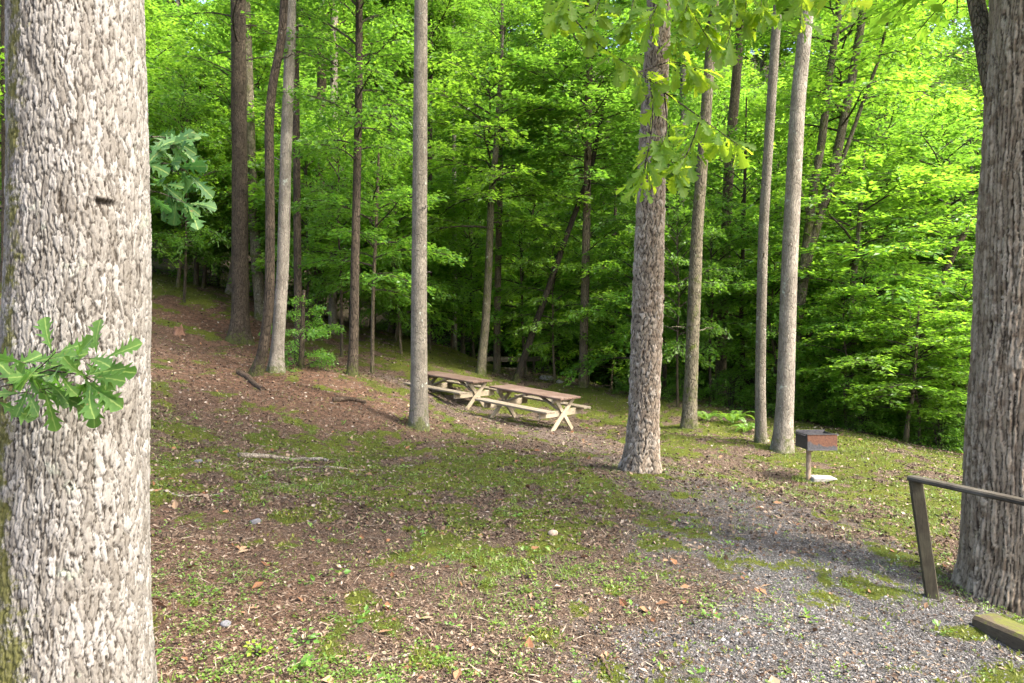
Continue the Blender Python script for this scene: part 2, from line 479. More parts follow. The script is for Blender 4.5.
def make_ground():
    ys = np.r_[np.arange(-60, -6, 6), np.arange(-6, 2.4, .6), np.arange(2.4, 7.5, .03), np.arange(7.5, 13, .06), np.arange(13, 26, .14), np.arange(26, 46, .8), np.arange(46, 151, 6)]
    xs = np.r_[np.arange(-130, -30, 7), np.arange(-30, -10, .8), np.arange(-10, -4.5, .11), np.arange(-4.5, 5, .034), np.arange(5, 10, .11), np.arange(10, 30, .8), np.arange(30, 131, 7)]
    X, Y = np.meshgrid(xs, ys)
    x = X.ravel(); y = Y.ravel()
    z = gz(x, y)
    grey, dirt, mo, soil, wood, path = masks(x, y)
    z += mo * .012 * fbm(x * 20, y * 20, 77, 2)
    nx = len(xs)
    i = (np.arange(len(ys) - 1)[:, None] * nx + np.arange(nx - 1)[None]).ravel()
    q = np.stack([i, i + 1, i + nx + 1, i + nx], 1)
    m, nt = newmat('forest_floor'); n = N(nt)
    co = n('ShaderNodeTexCoord').outputs['Object']
    ag, ad, am, asl, aw = (n.attr(k) for k in ('grey', 'dirt', 'mossy', 'soil', 'wood'))
    big = n.noise(co, 1.3, 5); mid = n.noise(co, 9., 6, .7); fine = n.noise(co, 55., 6, .75); vf = n.noise(co, 170., 3, .7)
    chips = n('ShaderNodeTexVoronoi', {'Vector': n.mix(.3, co, n('ShaderNodeTexNoise', {'Vector': co, 'Scale': 25.}).outputs[1], 'ADD'), 'Scale': 62.})
    chipv = n('ShaderNodeSeparateColor', {0: chips.outputs['Color']}).outputs[0]
    litter = n.ramp(n.math('ADD', n.math('MULTIPLY', fine, .6), n.math('MULTIPLY', chipv, .4)), [(.3, (.02, .013, .009)), (.47, (.095, .069, .05)), (.62, (.175, .132, .098)), (.8, (.28, .23, .18))])
    soilc = n.ramp(n.math('ADD', n.math('MULTIPLY', fine, .6), n.math('ADD', n.math('MULTIPLY', mid, .7), -.14)), [(.36, (.045, .024, .014)), (.52, (.155, .083, .050)), (.70, (.27, .175, .122))])
    bare = n.math('MULTIPLY', n.rng(mid, .42, .62), .35)
    col = n.mix(n.math('ADD', n.math('MULTIPLY', asl, .85), bare, True), litter, soilc)
    dirtc = n.ramp(fine, [(.33, (.05, .036, .028)), (.5, (.15, .115, .095)), (.67, (.27, .22, .19))])
    col = n.mix(n.math('MULTIPLY', ad, n.rng(mid, .25, .5)), col, dirtc)
    stone = n('ShaderNodeTexVoronoi', {'Vector': co, 'Scale': 105.})
    sv = n('ShaderNodeSeparateColor', {0: stone.outputs['Color']}).outputs[1]
    stonec = n.ramp(sv, [(0, (.035, .034, .034)), (.5, (.105, .102, .10)), (.85, (.18, .175, .172)), (1, (.32, .31, .30))])
    gm = n.math('MULTIPLY', ag, n.rng(mid, .2, .5, .25, 1.), True)
    col = n.mix(gm, col, stonec)
    mossc = n.ramp(n.math('ADD', n.math('MULTIPLY', fine, .5), n.math('MULTIPLY', big, .5)), [(.3, (.04, .056, .012)), (.5, (.095, .115, .017)), (.7, (.16, .168, .026))])
    mm = n.rng(n.math('ADD', am, n.math('ADD', n.math('MULTIPLY', n.math('SUBTRACT', fine, .5), 1.5), n.math('MULTIPLY', n.math('SUBTRACT', mid, .5), 2.2))), .45, .72)
    col = n.mix(mm, col, mossc)
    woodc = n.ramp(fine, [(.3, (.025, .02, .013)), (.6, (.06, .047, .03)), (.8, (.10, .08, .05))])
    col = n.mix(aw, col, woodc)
    hgt = n.math('ADD', n.math('MULTIPLY', fine, 1.), n.math('ADD', n.math('MULTIPLY', vf, .5), n.math('MULTIPLY', chipv, .35)))
    bp = n('ShaderNodeBump', {'Strength': 1., 'Distance': .035, 'Height': hgt}).outputs[0]
    n.out(n.princ(col, .95, bp, .1))
    me = mesh_np('ground', np.stack([x, y, z], 1), [q], m, {'grey': grey, 'dirt': dirt, 'mossy': mo, 'soil': soil, 'wood': wood}, True)
    tag(link('ground', me), None, None, kind='structure')


make_ground()


# ------------------------------------------------------------------ trunks
def trunk_rings(pts, rads, nz, nsides, flare=.0, flare_h=.5, lump=.05, seed=0, zs=None):
    """horizontal rings round a nearly upright path (world or local points)"""
    pts = np.asarray(pts, float); rads = np.asarray(rads, float)
    t = np.linspace(0, 1, len(pts))
    tt = np.linspace(0, 1, nz) if zs is None else zs
    # smooth the path
    tf = np.linspace(0, 1, 200)
    pf = np.stack([np.interp(tf, t, pts[:, k]) for k in range(3)], 1)
    rf = np.interp(tf, t, rads)
    for _ in range(60):
        pf[1:-1, :2] = (pf[:-2, :2] + 2 * pf[1:-1, :2] + pf[2:, :2]) / 4
        rf[1:-1] = (rf[:-2] + 2 * rf[1:-1] + rf[2:]) / 4
    c = np.stack([np.interp(tt, tf, pf[:, k]) for k in range(3)], 1)
    r = np.interp(tt, tf, rf)
    a = np.linspace(0, 2 * np.pi, nsides, endpoint=False)
    hz = c[:, 2] - c[0, 2]
    fl = flare * np.exp(-hz / flare_h)
    lobes = 1 + .35 * np.sin(a * 4 + seed)[None] + .25 * np.sin(a * 7 + 2 * seed)[None]
    R = r[:, None] * (1 + fl[:, None] * lobes + lump * (vnoise(np.cos(a)[None] * 1.5 + 7 + seed, hz[:, None] * 1.1 + np.sin(a)[None] * 1.5, seed) - .5) * 2)
    return c, a, R, hz


def rings_mesh(c, a, R):
    nz, ns = R.shape
    v = np.empty((nz, ns, 3))
    v[..., 0] = c[:, None, 0] + R * np.cos(a)[None]
    v[..., 1] = c[:, None, 1] + R * np.sin(a)[None]
    v[..., 2] = c[:, None, 2]
    i = np.arange(nz - 1)[:, None] * ns; k = np.arange(ns)[None]; k2 = (k + 1) % ns
    q = np.stack([i + k, i + k2, i + ns + k2, i + ns + k], -1).reshape(-1, 4)
    return v.reshape(-1, 3), q


def voro(u, w, ncol, seed):
    """jittered-cell Voronoi wrapping in u (cell units): edge distance and a random per cell"""
    iu = np.floor(u); iw = np.floor(w)
    f1 = np.full(u.shape, 9.); f2 = np.full(u.shape, 9.); cr = np.zeros(u.shape)
    x1 = np.zeros(u.shape); x2 = np.zeros(u.shape); y1 = np.zeros(u.shape); y2 = np.zeros(u.shape)
    for du in (-1, 0, 1):
        for dw in (-1, 0, 1):
            cu = iu + du; cw = iw + dw
            wu = np.mod(cu, ncol)
            px = cu + .5 + (hash2(wu, cw, seed) - .5) * .85
            py = cw + .5 + (hash2(wu, cw, seed + 9) - .5) * .95
            d = np.hypot(u - px, w - py)
            rr = hash2(wu, cw, seed + 21)
            n1 = d < f1; n2 = (~n1) & (d < f2)
            f2 = np.where(n1, f1, np.where(n2, d, f2))
            x2 = np.where(n1, x1, np.where(n2, px, x2)); y2 = np.where(n1, y1, np.where(n2, py, y2))
            cr = np.where(n1, rr, cr)
            x1 = np.where(n1, px, x1); y1 = np.where(n1, py, y1)
            f1 = np.where(n1, d, f1)
    across = np.abs(x2 - x1) / (np.hypot(x2 - x1, y2 - y1) + 1e-6)
    return f2 - f1, cr, across


def bark_trunk(name, pts, rads, zs, ns, cw, ch, depth, mat, parent, flare, flare_h, seed, lump=.05, meander=.5, width=.4, moss=None, rag=.9, hor=.4, knots=(), var=.6):
    c, a, R, hz = trunk_rings(pts, rads, 0, ns, flare, flare_h, lump, seed, zs)
    circ = 2 * np.pi * np.mean(rads)
    ncol = max(6, int(round(circ / cw)))
    A = np.broadcast_to(a[None], R.shape); H = np.broadcast_to(hz[:, None], R.shape)
    ca, sa = np.cos(A), np.sin(A)
    wob = (fbm(ca * 2.2 + 5, H / ch * .55 + sa * 2.2, seed, 3) - .5) * meander * 4
    wob2 = (fbm(ca * 9 + 5 + H * 3, H / ch * 1.3 + sa * 9, seed + 4, 2) - .5) * .5
    U = A / (2 * np.pi) * ncol + wob
    W = H / ch + wob2 + (fbm(ca * 6, sa * 6 + H * 2, seed + 6, 2) - .5) * 2
    U = U + (fbm(ca * 26 + H * 9, H * 40 + sa * 26, seed + 31, 3) - .5) * rag
    W = W + (fbm(ca * 26 - H * 7, H * 31 + sa * 26, seed + 37, 3) - .5) * rag
    e, cr, ac = voro(U, W, ncol, seed)
    U2 = A / (2 * np.pi) * ncol * 2 + wob * 2
    e2, cr2, ac2 = voro(U2, W * 1.7 + 3.3, ncol * 2, seed + 50)
    fis = 1 - (1 - sstep(.03, width, e)) * (hor + (1 - hor) * ac ** 2)
    sub = sstep(0, .3, e2)
    rough = fbm(ca * 30 + H * 11, sa * 30 + H * 37, seed + 8, 3)
    d = depth * (fis * (1 - var + var * cr) * (.7 + .3 * sub) + .3 * (rough - .5)) - depth * .6
    fade = np.clip(R / np.mean(rads), .3, 1.3)
    for ka, kh, rw, rh in knots:
        g = np.exp(-((A - ka) * R / rw) ** 4 - ((H - kh) / rh) ** 2) * (.6 + .8 * rough)
        d = d - .014 * g + .012 * np.exp(-((A - ka) * R / (rw * 1.5)) ** 2 - ((H - kh - rh * 1.3) / rh) ** 2)
        fis = fis * (1 - np.clip(g, 0, .7))
    R2 = R + d * fade
    v, q = rings_mesh(c, a, R2)
    mo = np.zeros(R.shape) if moss is None else moss(A, H)
    me = mesh_np(name, v, [q], mat, {'fis': (fis * (.35 + .65 * sub)).ravel(), 'cell': cr.ravel(), 'moss': np.clip(mo, 0, 1).ravel()}, True)
    return link(name, me, parent)


def trunk_obj(pts, rads, mat, parent, flare=.6, flare_h=.35, seed=0, ns=18, nz=44, lump=.06):
    c, a, R, hz = trunk_rings(pts, rads, nz, ns, flare, flare_h, lump, seed)
    v, q = rings_mesh(c, a, R)
    return link('trunk', mesh_np('trunk', v, [q], mat, None, True), parent)


# ------------------------------------------------------------------ foliage
def nrm(v):
    return v / (np.linalg.norm(v, axis=-1, keepdims=True) + 1e-9)


def quad_leaves(p, d, nn, ln, wd, rng):
    """one folded four-cornered leaf blade per row"""
    s = nrm(np.cross(d, nn)); n2 = np.cross(s, d)
    ln = ln[:, None]; wd = wd[:, None]
    k = rng.uniform(.38, .55, (len(p), 1))
    sag = rng.uniform(-.05, .14, (len(p), 1)) * ln
    a = p; b = p + d * ln * k + s * wd * .5 + n2 * wd * .12
    c = p + d * ln - n2 * sag; e = p + d * ln * k - s * wd * .5 + n2 * wd * .12
    v = np.stack([a, b, c, e], 1).reshape(-1, 3)
    q = np.arange(len(p) * 4).reshape(-1, 4)
    return v, q


def crown_mesh(name, seed, H, rad, nb, leaf, lpm, leafmat, e_lo=.15, e_hi=.8, droop=.25, sec=3.2, sec_len=.42, spread=.16, flatness=.30, z_gap=0., limb_r=.012, twigmat=None, start=.15, vj=.03):
    """limbs and leaf sprays: flat, layered fans of leaves along side twigs"""
    rng = np.random.default_rng(seed)
    mb_v, mb_q, nv = [], [], 0
    LP, LD, LS = [], [], []
    up = np.array([0, 0, 1.])
    for i in range(nb):
        t = (i + rng.uniform(-.4, .4)) / nb
        t = min(max(t, 0), 1)
        az = i * 2.39996 + rng.uniform(-.5, .5)
        L = rad(t) * rng.uniform(.65, 1.18)
        if L < .15:
            continue
        el = e_lo + (e_hi - e_lo) * t + rng.uniform(-.12, .12)
        s = np.linspace(0, 1, 8)
        hor = np.array([math.cos(az), math.sin(az), 0]); side = np.array([-hor[1], hor[0], 0])
        wig = np.sin(s * rng.uniform(2, 6) + rng.uniform(0, 6)) * .12 * L * s
        pts = hor * (L * s * math.cos(el))[:, None] + side * wig[:, None] + up * (t * H + L * (math.sin(el) * s - droop * s ** 2.2))[:, None]
        r0 = limb_r * (L ** .8) + .004
        v, q = tube(pts, r0 * (1 - .85 * s), 5)
        mb_v.append(v); mb_q.append(q + nv); nv += len(v)
        n2 = max(3, int(L * sec))
        for j in range(n2):
            sj = start + (1 - start) * (j + rng.uniform(.1, .9)) / n2
            k = sj * 7; k0 = min(int(k), 6)
            base = pts[k0] + (pts[k0 + 1] - pts[k0]) * (k - k0)
            bd = nrm(pts[k0 + 1] - pts[k0])
            sg = 1 if j % 2 else -1
            yaw = sg * rng.uniform(.5, 1.15)
            sd = nrm(np.cross(up, bd))
            dr = nrm(bd * math.cos(yaw) + sd * math.sin(yaw) + up * rng.uniform(-.18, .2))
            l2 = L * sec_len * (1.1 - .65 * sj) * rng.uniform(.6, 1.25) + .12
            ss = np.linspace(0, 1, 4)
            tp = base + dr * (l2 * ss)[:, None] - up * (l2 * .16 * ss ** 2)[:, None]
            v, q = tube(tp, np.array([.45, .35, .25, .1]) * r0 * .6 + .0015, 3)
            mb_v.append(v); mb_q.append(q + nv); nv += len(v)
            m = max(4, int(l2 * lpm))
            ls = rng.uniform(.08, 1.02, m)
            pos = base + dr * (l2 * ls)[:, None] - up * (l2 * .16 * ls ** 2)[:, None]
            lat = np.cross(up, dr)
            sgn = rng.choice([-1., 1.], m)
            off = rng.uniform(0, spread, m) * (1.2 - ls * .7)
            pos = pos + lat * (sgn * off)[:, None] + dr * (off * .6)[:, None] + up * rng.normal(0, vj, m)[:, None]
            ya = sgn * rng.uniform(.25, 1.2, m)
            dd = dr * np.cos(ya)[:, None] + lat * np.sin(ya)[:, None] + up * rng.normal(-.18, .22, m)[:, None]
            LP.append(pos); LD.append(nrm(dd)); LS.append(rng.uniform(.65, 1.25, m))
    p = np.concatenate(LP); d = np.concatenate(LD); ls = np.concatenate(LS)
    nn = nrm(np.stack([rng.normal(0, flatness, len(p)), rng.normal(0, flatness, len(p)), np.ones(len(p))], 1))
    lv, lq = quad_leaves(p, d, nn, leaf * ls, leaf * .56 * ls, rng)
    tv = np.concatenate(mb_v); tq = np.concatenate(mb_q)
    verts = np.concatenate([tv, lv])
    rnd = np.concatenate([np.zeros(len(tv)), np.repeat(rng.uniform(0, 1, len(p)), 4)])
    mi = np.r_[np.zeros(len(tq), int), np.ones(len(lq), int)]
    return mesh_np(name, verts, [tq, lq + len(tv)], [twigmat or M['twig'], leafmat], {'rnd': rnd}, False, mi)


def dome(R, lowf=.55, peak=.35):
    def f(t):
        if t < peak:
            return R * (lowf + (1 - lowf) * math.sin(t / peak * math.pi / 2))
        return R * max(.05, math.cos((t - peak) / (1 - peak) * math.pi / 2) ** .75)
    return f


CR = {}
LAY = dict(sec=4.2, sec_len=.5, spread=.24, vj=.05, flatness=.4, start=.12)
MID = dict(sec=3.8, sec_len=.5, spread=.3, vj=.09, flatness=.5, start=.15)
TALL = dict(sec=3.0, sec_len=.5, spread=.4, vj=.13, flatness=.55, start=.15)
def C_(k, name, *a, **kw):
    CR[k] = crown_mesh(name, *a, **kw)


# open layered understorey crowns (origin at the lowest limb)
C_('lay_a', 'layered_crown', 101, 5.0, dome(2.7, .8, .4), 30, .15, 46, M['leaf_fresh'], .2, .85, .25, **LAY)
C_('lay_b', 'layered_crown', 102, 4.2, dome(3.1, .85, .4), 26, .15, 46, M['leaf_bright'], .15, .8, .28, **LAY)
C_('lay_c', 'layered_crown', 103, 6.0, dome(2.6, .85, .4), 34, .14, 46, M['leaf_deep'], .2, .85, .25, **LAY)
C_('lay_d', 'layered_crown', 104, 3.2, dome(2.2, .85, .4), 20, .135, 54, M['leaf_fresh'], .1, .75, .28, **LAY)
C_('mid_a', 'mid_crown', 111, 9.5, dome(3.5, .7, .4), 46, .18, 33, M['leaf_fresh'], .3, 1.1, .28, **MID)
C_('mid_b', 'mid_crown', 112, 8.5, dome(3.9, .7, .4), 42, .18, 33, M['leaf_bright'], .3, 1.05, .3, **MID)
C_('mid_c', 'mid_crown', 113, 10., dome(3.3, .7, .4), 48, .17, 33, M['leaf_deep'], .25, 1.1, .28, **MID)
C_('tall_a', 'tall_crown', 121, 13., dome(4.8, .6, .45), 56, .26, 23, M['leaf_fresh'], .35, 1.15, .25, **TALL)
C_('tall_b', 'tall_crown', 122, 12., dome(5.2, .6, .45), 52, .26, 23, M['leaf_bright'], .35, 1.15, .28, **TALL)
C_('tall_c', 'tall_crown', 123, 14., dome(4.6, .6, .45), 58, .25, 23, M['leaf_deep'], .35, 1.15, .25, **TALL)
C_('sparse', 'sparse_crown', 131, 10., dome(3.6, .5, .45), 30, .14, 22, M['leaf_fresh'], .3, 1.1, .2, sec=2.2)
C_('bush_a', 'bush_crown', 141, 1.7, dome(1.5, .95, .3), 26, .11, 70, M['leaf_deep'], .15, .9, .3, sec=5, start=.1, vj=.06, flatness=.5)
C_('bush_b', 'bush_crown', 142, 1.4, dome(1.3, .95, .3), 24, .10, 74, M['leaf_fresh'], .15, .9, .3, sec=5, start=.1, vj=.06, flatness=.5)
print('LEAVES', {k: len(m.polygons) for k, m in CR.items()})


def make_tree(label, path, Y, w0, w1, bark, crown=None, cz=None, cs=(1, 1), top=None, group=None, flare=.5, name='forest_tree', seed=0, crz=None, base=None, lump=.06, cat='tree', ns=16, depth_path=None):
    """path = pixels up the trunk as the photo shows it, all at distance Y"""
    pts = []
    for k, (u, v) in enumerate(path):
        yy = Y if depth_path is None else depth_path[k]
        pts.append(P(u, v, yy))
    b = pts[0].copy()
    if base is not None:
        b = np.array(base, float)
        pts[0] = b.copy()
    else:
        b[2] = g1(b[0], b[1])
        pts[0] = b.copy()
    pts = np.array(pts)
    rads = np.linspace(w0, w1, len(pts)) * Y / F / 2
    # carry the stem on above the top of the picture
    if top is not None and top > pts[-1][2]:
        d = pts[-1] - pts[-2]; d = d / max(d[2], .2)
        e = pts[-1].copy(); e[2] = top; e[:2] += d[:2] * (top - pts[-1][2]) * .6
        mid = (pts[-1] + e) / 2
        pts = np.vstack([pts, mid, e]); rads = np.r_[rads, rads[-1] * .8, rads[-1] * .35]
    root = empty(name, b)
    tag(root, label, cat, group)
    loc = pts - b
    loc[0, 2] = -.12
    trunk_obj(loc, rads, bark, root, flare * 1.5, .16 + w0 * Y / F * .5, seed, ns, 60, lump)
    if Y < 21 and w0 > 7:
        rs = np.random.default_rng(seed + 400)
        for _ in range(3):
            h = rs.uniform(1.6, 7.5)
            if h > loc[-1][2] * .8:
                continue
            ctr = np.array([np.interp(h, loc[:, 2], loc[:, 0]), np.interp(h, loc[:, 2], loc[:, 1]), h])
            r_ = np.interp(h, loc[:, 2], rads); a_ = rs.uniform(0, 6.28); L = rs.uniform(.12, .62) ** 1.5
            hv = np.array([math.cos(a_), math.sin(a_), 0])
            mbs = MB(); tt_ = np.linspace(0, 1, 6)
            q_ = ctr + hv * (r_ * .7 + L * tt_)[:, None] + np.array([0, 0, 1.]) * (L * (.35 * tt_ - .25 * tt_ ** 2))[:, None] + rs.normal(0, .012, (6, 3))
            mbs.tube(q_, (.010 + .012 * L) * (1 - .6 * tt_), 6)
            mbs.build('dead_branch', bark, root, smooth=True)
    if crown:
        zc = cz
        # where the stem is at that height
        x = np.interp(zc, pts[:, 2], loc[:, 0]); y = np.interp(zc, pts[:, 2], loc[:, 1])
        c = link('crown', CR[crown], root, (x, y, zc - b[2]))
        c.scale = (cs[0], cs[0], cs[1]); c.rotation_euler = (0, 0, crz if crz is not None else random.uniform(0, 6.28))
    return root


# lobed oak leaves ------------------------------------------------------------
def lobed_leaf():
    t = np.array([0, .10, .18, .26, .33, .41, .48, .56, .63, .71, .79, .87, .94, 1.])
    hw = np.array([.012, .035, .055, .175, .07, .085, .27, .10, .105, .30, .13, .20, .11, .0])
    ty = np.array([0, .10, .19, .31, .31, .40, .57, .52, .62, .82, .77, .90, .97, 1.])
    v = []; q = []
    for a, b, c in zip(t, hw, ty):
        v += [(0, a if a < 1 else 1, 0), (b, c, b * .22), (-b, c, b * .22)]
    for k in range(len(t) - 1):
        i = 3 * k
        q.append((i, i + 1, i + 4, i + 3)); q.append((i + 2, i, i + 3, i + 5))
    v = np.array(v, float); q = np.array(q)
    v[:, 2] -= .10 * v[:, 1] ** 2
    return v, q


LOB_V, LOB_Q = lobed_leaf()
LOB_MID = (np.abs(LOB_V[:, 0]) < 1e-6).astype(float)


def lobed_mesh(name, p, d, nn, ln, mat, rng):
    s = nrm(np.cross(d, nn)); n2 = np.cross(s, d)
    lv = LOB_V[None] * np.ones((len(p), 1, 1))
    wv = rng.uniform(.85, 1.2, (len(p), 1)); curl = rng.uniform(.3, 2.4, (len(p), 1)); asy = rng.uniform(-.08, .08, (len(p), 1))
    lx = lv[..., 0] * wv + asy * np.sin(lv[..., 1] * 3); ly = lv[..., 1]; lz = lv[..., 2] * curl
    V = p[:, None] + ln[:, None, None] * (lx[..., None] * s[:, None] + ly[..., None] * d[:, None] + lz[..., None] * n2[:, None])
    Q = (np.arange(len(p))[:, None, None] * len(LOB_V) + LOB_Q[None]).reshape(-1, 4)
    return mesh_np(name, V.reshape(-1, 3), [Q], mat, {'rnd': np.repeat(rng.uniform(0, 1, len(p)), len(LOB_V)), 'mid': np.tile(LOB_MID, len(p))}, True)


def spray(twigs, n_each, ln, mat, parent, seed, origin, name='leaves', droop=.5, face=None, twig_r=.004, tname='twig', tmat=None, jit=.45):
    """twigs: list of polylines (world); lobed leaves in whorls at the ends; returns twig part with leaves as its sub-part"""
    rng = np.random.default_rng(seed)
    mb = MB(); pp, dd = [], []
    for tw in twigs:
        tw = np.array(tw, float)
        tt = np.linspace(0, 1, 9)
        k = np.linspace(0, 1, len(tw))
        pts = np.stack([np.interp(tt, k, tw[:, c]) for c in range(3)], 1) - origin
        for _ in range(2):
            pts[1:-1] = (pts[:-2] + 2 * pts[1:-1] + pts[2:]) / 4
        mb.tube(pts, twig_r * (1 - .7 * tt), 5)
        for _ in range(n_each):
            s = min(1., max(.12, 1 - abs(rng.normal(0, .38))))
            j = s * 8; j0 = min(int(j), 7)
            b = pts[j0] + (pts[j0 + 1] - pts[j0]) * (j - j0)
            ax = nrm(pts[j0 + 1] - pts[j0])
            d = nrm(ax * .6 + rng.normal(0, .75, 3) + np.array([0, 0, -droop]))
            pet = d * rng.uniform(.01, .03)
            mb.tube(np.array([b, b + pet * .6, b + pet]), .0012, 3, False)
            pp.append(b + pet); dd.append(d)
    p = np.array(pp); d = np.array(dd)
    f = np.array(face if face is not None else (0, -.5, .8))
    nn = nrm(f + rng.normal(0, jit, p.shape))
    tw = mb.build(tname, tmat or M['twig'], parent, smooth=True)
    link(name, lobed_mesh(name, p, d, nn, ln * rng.uniform(.7, 1.2, len(p)), mat, rng), tw)
    return tw


# ------------------------------------------------------------------ the white oak, left
yo = 2.6
ob = np.array([(66 - 512) * yo / F, yo, 0.]); ob[2] = g1(ob[0], ob[1])
oak = empty('oak_tree', ob)
tag(oak, 'huge pale grey oak trunk with flaky bark and moss, nearest tree at the left edge', 'tree')
px = [(60, 860, 160), (69, 683, 136), (72, 560, 133), (77, 400, 128), (81, 250, 124), (79, 100, 120), (77, 0, 117), (74, -300, 120), (76, -900, 110), (80, -2200, 50)]
pts = np.array([P(u, v, yo) - ob for u, v, w in px]); pts[0, 2] = -.15
rads = np.array([w * yo / F / 2 for u, v, w in px])
hs = pts[:, 2]
tz = np.interp(np.r_[np.arange(-.15, 3.6, .0048), np.arange(3.6, hs[-1], .12)], hs, np.linspace(0, 1, len(hs)))
bark_trunk('trunk', pts, rads, tz, 520, .0215, .066, .0085, M['bark_oak'], oak, .25, .5, 5, .035, .38, .26, rag=1.0, hor=.6, var=.3,
           knots=[(5.56, 2.28 - ob[2] + .15, .030, .011)],
           moss=lambda A, H: np.clip(1.0 * np.exp(-((A - 4.15) / .42) ** 2) * (.85 + .15 * (1 - sstep(.2, 2.3, H))) + 1.0 * np.exp(-((A - 4.35) / .8) ** 2) * (1 - sstep(.5, 1.4, H)), 0, 1))
c = link('crown', CR['sparse'], oak, (0, .2, 6.2)); c.scale = (1.3, 1.3, 1.0)
Y1 = 2.12
o0 = np.array(ob)
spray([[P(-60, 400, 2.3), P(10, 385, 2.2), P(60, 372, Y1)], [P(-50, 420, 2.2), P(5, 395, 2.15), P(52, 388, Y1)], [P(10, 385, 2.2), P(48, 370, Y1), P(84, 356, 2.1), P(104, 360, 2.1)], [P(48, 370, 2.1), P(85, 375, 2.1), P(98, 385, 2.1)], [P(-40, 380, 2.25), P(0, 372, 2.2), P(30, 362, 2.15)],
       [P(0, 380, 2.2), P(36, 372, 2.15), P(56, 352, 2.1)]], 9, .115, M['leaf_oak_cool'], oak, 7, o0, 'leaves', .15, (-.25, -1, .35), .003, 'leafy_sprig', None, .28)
spray([[P(120, 190, 2.9), P(160, 160, 3.0), P(185, 170, 3.05)], [P(120, 190, 2.9), P(155, 190, 3.0), P(190, 205, 3.05)], [P(118, 180, 2.9), P(150, 150, 3.), P(175, 145, 3.0)], [P(118, 165, 2.9), P(150, 175, 3.0), P(172, 190, 3.05)], [P(118, 150, 2.9), P(150, 135, 3.05), P(182, 140, 3.1)]], 11, .12, M['leaf_oak_shaded'], oak, 9, o0, 'leaves', .5, (0, -.8, .6), .004, 'leafy_sprig')

# ------------------------------------------------------------------ the ridged oak, right
yr = 5.55
rb = np.array([(1017 - 512) * yr / F, yr, 0.]); rb[2] = g1(rb[0], rb[1])
ridged = empty('oak_tree', rb)
tag(ridged, 'thick brown tree with deeply ridged bark behind the wooden handrail at the right edge', 'tree')
px = [(1019, 625, 112), (1021, 560, 101), (1025, 400, 98), (1031, 250, 94), (1037, 100, 90), (1042, 0, 87), (1042, -250, 82), (1050, -600, 70), (1055, -1100, 30)]
pts = np.array([P(u, v, yr) - rb for u, v, w in px]); pts[0, 2] = -.2
rads = np.array([w * yr / F / 2 for u, v, w in px]); hs = pts[:, 2]
tz = np.interp(np.r_[np.arange(-.2, 5.3, .011), np.arange(5.3, hs[-1], .2)], hs, np.linspace(0, 1, len(hs)))
bark_trunk('trunk', pts, rads, tz, 320, .030, .30, .026, M['bark_ridged'], ridged, .22, .28, 17, .04, .8, .5, rag=.5, hor=.15,
           moss=lambda A, H: .5 * sstep(.5, 0, H))
# the fork that leaves the stem near the top of the picture
mb = MB()
lp = np.array([P(1005, 120, 5.55), P(990, 75, 5.75), P(985, 40, 5.9), P(975, 0, 6.05), P(965, -60, 6.3), P(950, -220, 6.9), P(930, -420, 7.4)]) - rb
tt = np.linspace(0, 1, 28)
lp2 = np.stack([np.interp(tt, np.linspace(0, 1, 7), lp[:, k]) for k in range(3)], 1)
for _ in range(6):
    lp2[1:-1] = (lp2[:-2] + 2 * lp2[1:-1] + lp2[2:]) / 4
mb.tube(lp2, np.interp(tt, [0, .3, 1], [.085, .075, .03]), 14)
fork = mb.build('limb', M['bark_brown'], ridged, smooth=True)
c = link('crown', CR['mid_b'], ridged, (.1, .1, 5.7)); c.scale = (1.05, 1.05, .85)
